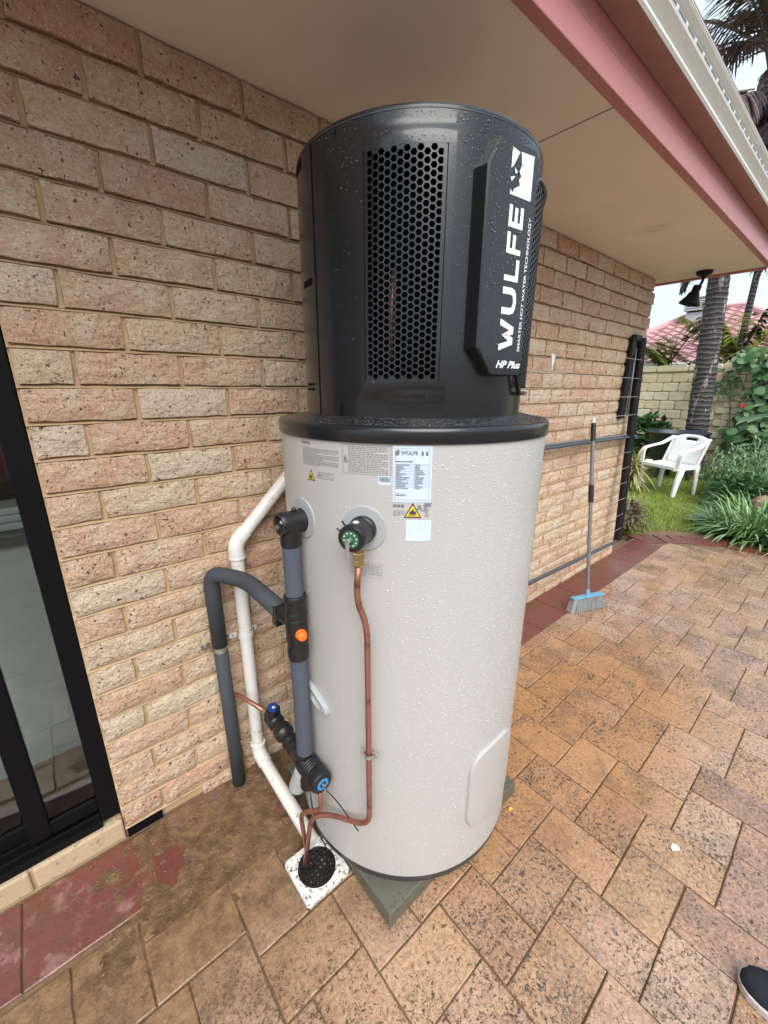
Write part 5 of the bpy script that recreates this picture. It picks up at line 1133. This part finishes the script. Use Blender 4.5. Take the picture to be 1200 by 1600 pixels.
# yellow green palms between wall and neighbour
def areca(label, x, y, n, L, z0=.0, hgt=1.6, els=(.9, 1.4)):
    t_ = thing('garden_palm', label, 'palm', (x, y, 0), 'low palms behind the limestone wall'); m_ = MB()
    for k in range(5):
        q = Vector((x+random.uniform(-.18,.18), y+random.uniform(-.18,.18), 0)); m_.tube([q, q+Vector((random.uniform(-.1,.1), random.uniform(-.1,.1), hgt))], [.045, .03], 8)
    m_.build('stems', M['lstem'], t_, smooth=0)
    for k in range(n): frond(t_, (x+random.uniform(-.15,.15), y+random.uniform(-.15,.15), hgt-random.uniform(0,.3)), random.uniform(0, 2*PI), random.uniform(*els), L*random.uniform(.7, 1.1), 30, .55, M['lyel'] if k % 4 else M['ldgr'], random.uniform(.5, .95), .050, .4)
areca('yellow green palm with feathery fronds left of the tall trunk', 10.3, 1.75, 10, 1.5, hgt=1.75)
areca('yellow green palm right of the tall trunk behind the wall', 10.2, .62, 13, 1.7, hgt=1.85)
areca('feathery palm at the right edge above the vine', 10.6, -.15, 12, 1.9, hgt=1.95)
t = thing('slim_palm_trunk', 'slim pale palm trunk standing far right of the tall palm', 'palm', (12.0, 1.0, 0)); b = MB(); b.tube([(12,.98,0), (12,.99,2), (12,1.0,4), (12,1.0,6.5)], [.09,.065,.06,.055], 12); b.build('trunk', M['trunk'], t, smooth=0)
for k in range(12): frond(t, (12,1.0,6.4), 2*PI*k/12, random.uniform(.2,.9), 2.0, 24, .45, M['ldgr'], .9, .03)
frond(t, (11.9,.95,4.6), -2.3, -.9, 1.6, 26, .4, M['ldead'], .4, .03, .8)

# neighbour's house: tiled hip roof over a rendered wall, cooler on the slope
nh = thing('neighbour_house', 'house with pink red tiled roof beyond the garden wall', 'house', (13, 2, 0))
b = MB(); b.box(13.35, 19.5, -4, 9.5, 0, 2.0); b.build('wall', M['render'], nh)
EX, EZ, SL = 12.95, 2.08, math.tan(rad(24))
def rp(x, y): return (x, y, EZ+(x-EX)*SL)
hip = [(12.95,4.75), (15.0,4.0), (15.6,3.98), (16.75,3.0), (16.75,2.30)]
deck = MB(); poly = [(12.95,-1.5), (12.95,5.4), (15.0,4.0), (16.7,3.02), (16.7,2.0), (14.4,.2), (14.4,-1.5)]
deck.add([tuple(Vector(rp(x, y))-zz*.05) for x, y in poly], [tuple(range(len(poly)))]); deck.add([tuple(Vector(rp(14.4,-1.5))-zz*.05), tuple(Vector(rp(14.4,.2))-zz*.05), tuple(Vector(rp(16.7,2.0))-zz*.05), (19.5,.5,2.1), (19.5,-1.5,2.1)], [(0,1,2,3,4)]); deck.add([tuple(Vector(rp(12.95,5.4))-zz*.05), tuple(Vector(rp(15.0,4.0))-zz*.05), tuple(Vector(rp(16.7,3.02))-zz*.05), (19.5,5.4,2.1)], [(0,1,2,3)]); deck.add([tuple(Vector(rp(16.7,3.02))-zz*.05), tuple(Vector(rp(16.7,2.0))-zz*.05), (19.5,.5,2.1), (19.5,5.4,2.1)], [(0,1,2,3)])
roofp = deck.build('roof', M['roof'], nh, fixn=False)
b = MB(); b.tube([(12.90,-1.6,2.03), (12.90,5.5,2.03)], .055, 8); b.build('gutter', M['gutter'], nh, smooth=0)
TW, TL = .30, .30
def tile_mesh():
    m_ = MB(); n_ = 8; vs = []
    for row, (xx, zz_) in enumerate(((-.02, .028), (-.02, .062), (TL*1.06, .012))):
        for k in range(n_+1):
            y = -TW/2+TW*k/n_; wv = .028*math.sin(2*PI*k/n_); vs.append((xx, y, zz_+wv-(.035 if row == 0 else 0)))
    m_.add(vs, [(r_*(n_+1)+k, r_*(n_+1)+k+1, (r_+1)*(n_+1)+k+1, (r_+1)*(n_+1)+k) for r_ in (0, 1) for k in range(n_)])
    return m_.mesh('roof_tile', M['roof'], 40, fixn=False)
TM = tile_mesh(); ang = math.atan(SL); ntile = 0; extra = MB(); tl = []
for i in range(15):
    x = EX-.04+i*TL*math.cos(ang)
    ymax = np.interp(x, [12.95,15.0,16.7], [5.3,4.0,3.02])-.05; ymin = np.interp(x, [12.95,14.4,16.7], [-1.4,.2,2.0])+.1 if x > 14.4 else -1.4
    y = ymax-(.15 if i % 2 else 0)
    while y > ymin: tl.append((x, y)); y -= TW
tl = [(project((x, y, EZ))[0] if project((x, y, EZ)) else 9999, x, y) for x, y in tl]
vis = [(x, y) for px, x, y in tl if 990 < px < 1230][:290]; vset = set(vis)
for _, x, y in tl:
    z = EZ+(x-EX)*SL
    if (x, y) in vset:
        o_ = link('roof_tile', TM, roofp); o_.matrix_parent_inverse = Matrix.Identity(4); o_.location = (x, y, z); o_.rotation_euler = (0, -ang, 0)
    else:
        R_ = Matrix.Rotation(-ang, 3, 'Y'); extra.add([Vector((x, y, z))+R_ @ v.co for v in TM.vertices], [tuple(p.vertices) for p in TM.polygons])
extra.build('roof_tiles', M['roof'], roofp, smooth=40, fixn=False, kind='stuff')
rc = MB(); rc.tube([Vector(rp(12.95,5.35))+zz*.03, Vector(rp(15.0,4.0))+zz*.05, Vector(rp(16.72,3.0))+zz*.05, Vector(rp(16.72,2.0))+zz*.05, Vector(rp(14.4,.2))+zz*.05, Vector(rp(12.95,-.9))+zz*.05], .10, 8); rc.build('ridge_capping', M['roof'], nh, smooth=40)
ac = thing('roof_cooler', 'grey louvred cooler box on the tiled roof behind the palm trunk', 'cooler', (15.9, 2.75, 3.3))
b = MB(); b.box(15.6,16.4,2.45,3.15,3.35,3.62); b.box(15.5,16.5,2.36,3.22,3.98,4.03); cbod = b.build('casing', M['acu'], ac, bevel=.02)
for k in range(5):
    b = MB(); b.box(15.5,16.5,2.38,3.20,3.66+.062*k,3.70+.062*k); b.build('louvre', M['acu'], ac)
b = MB(); b.box(15.62,16.38,2.5,3.1,3.6,3.99); b.build('core', M['dark'], ac)
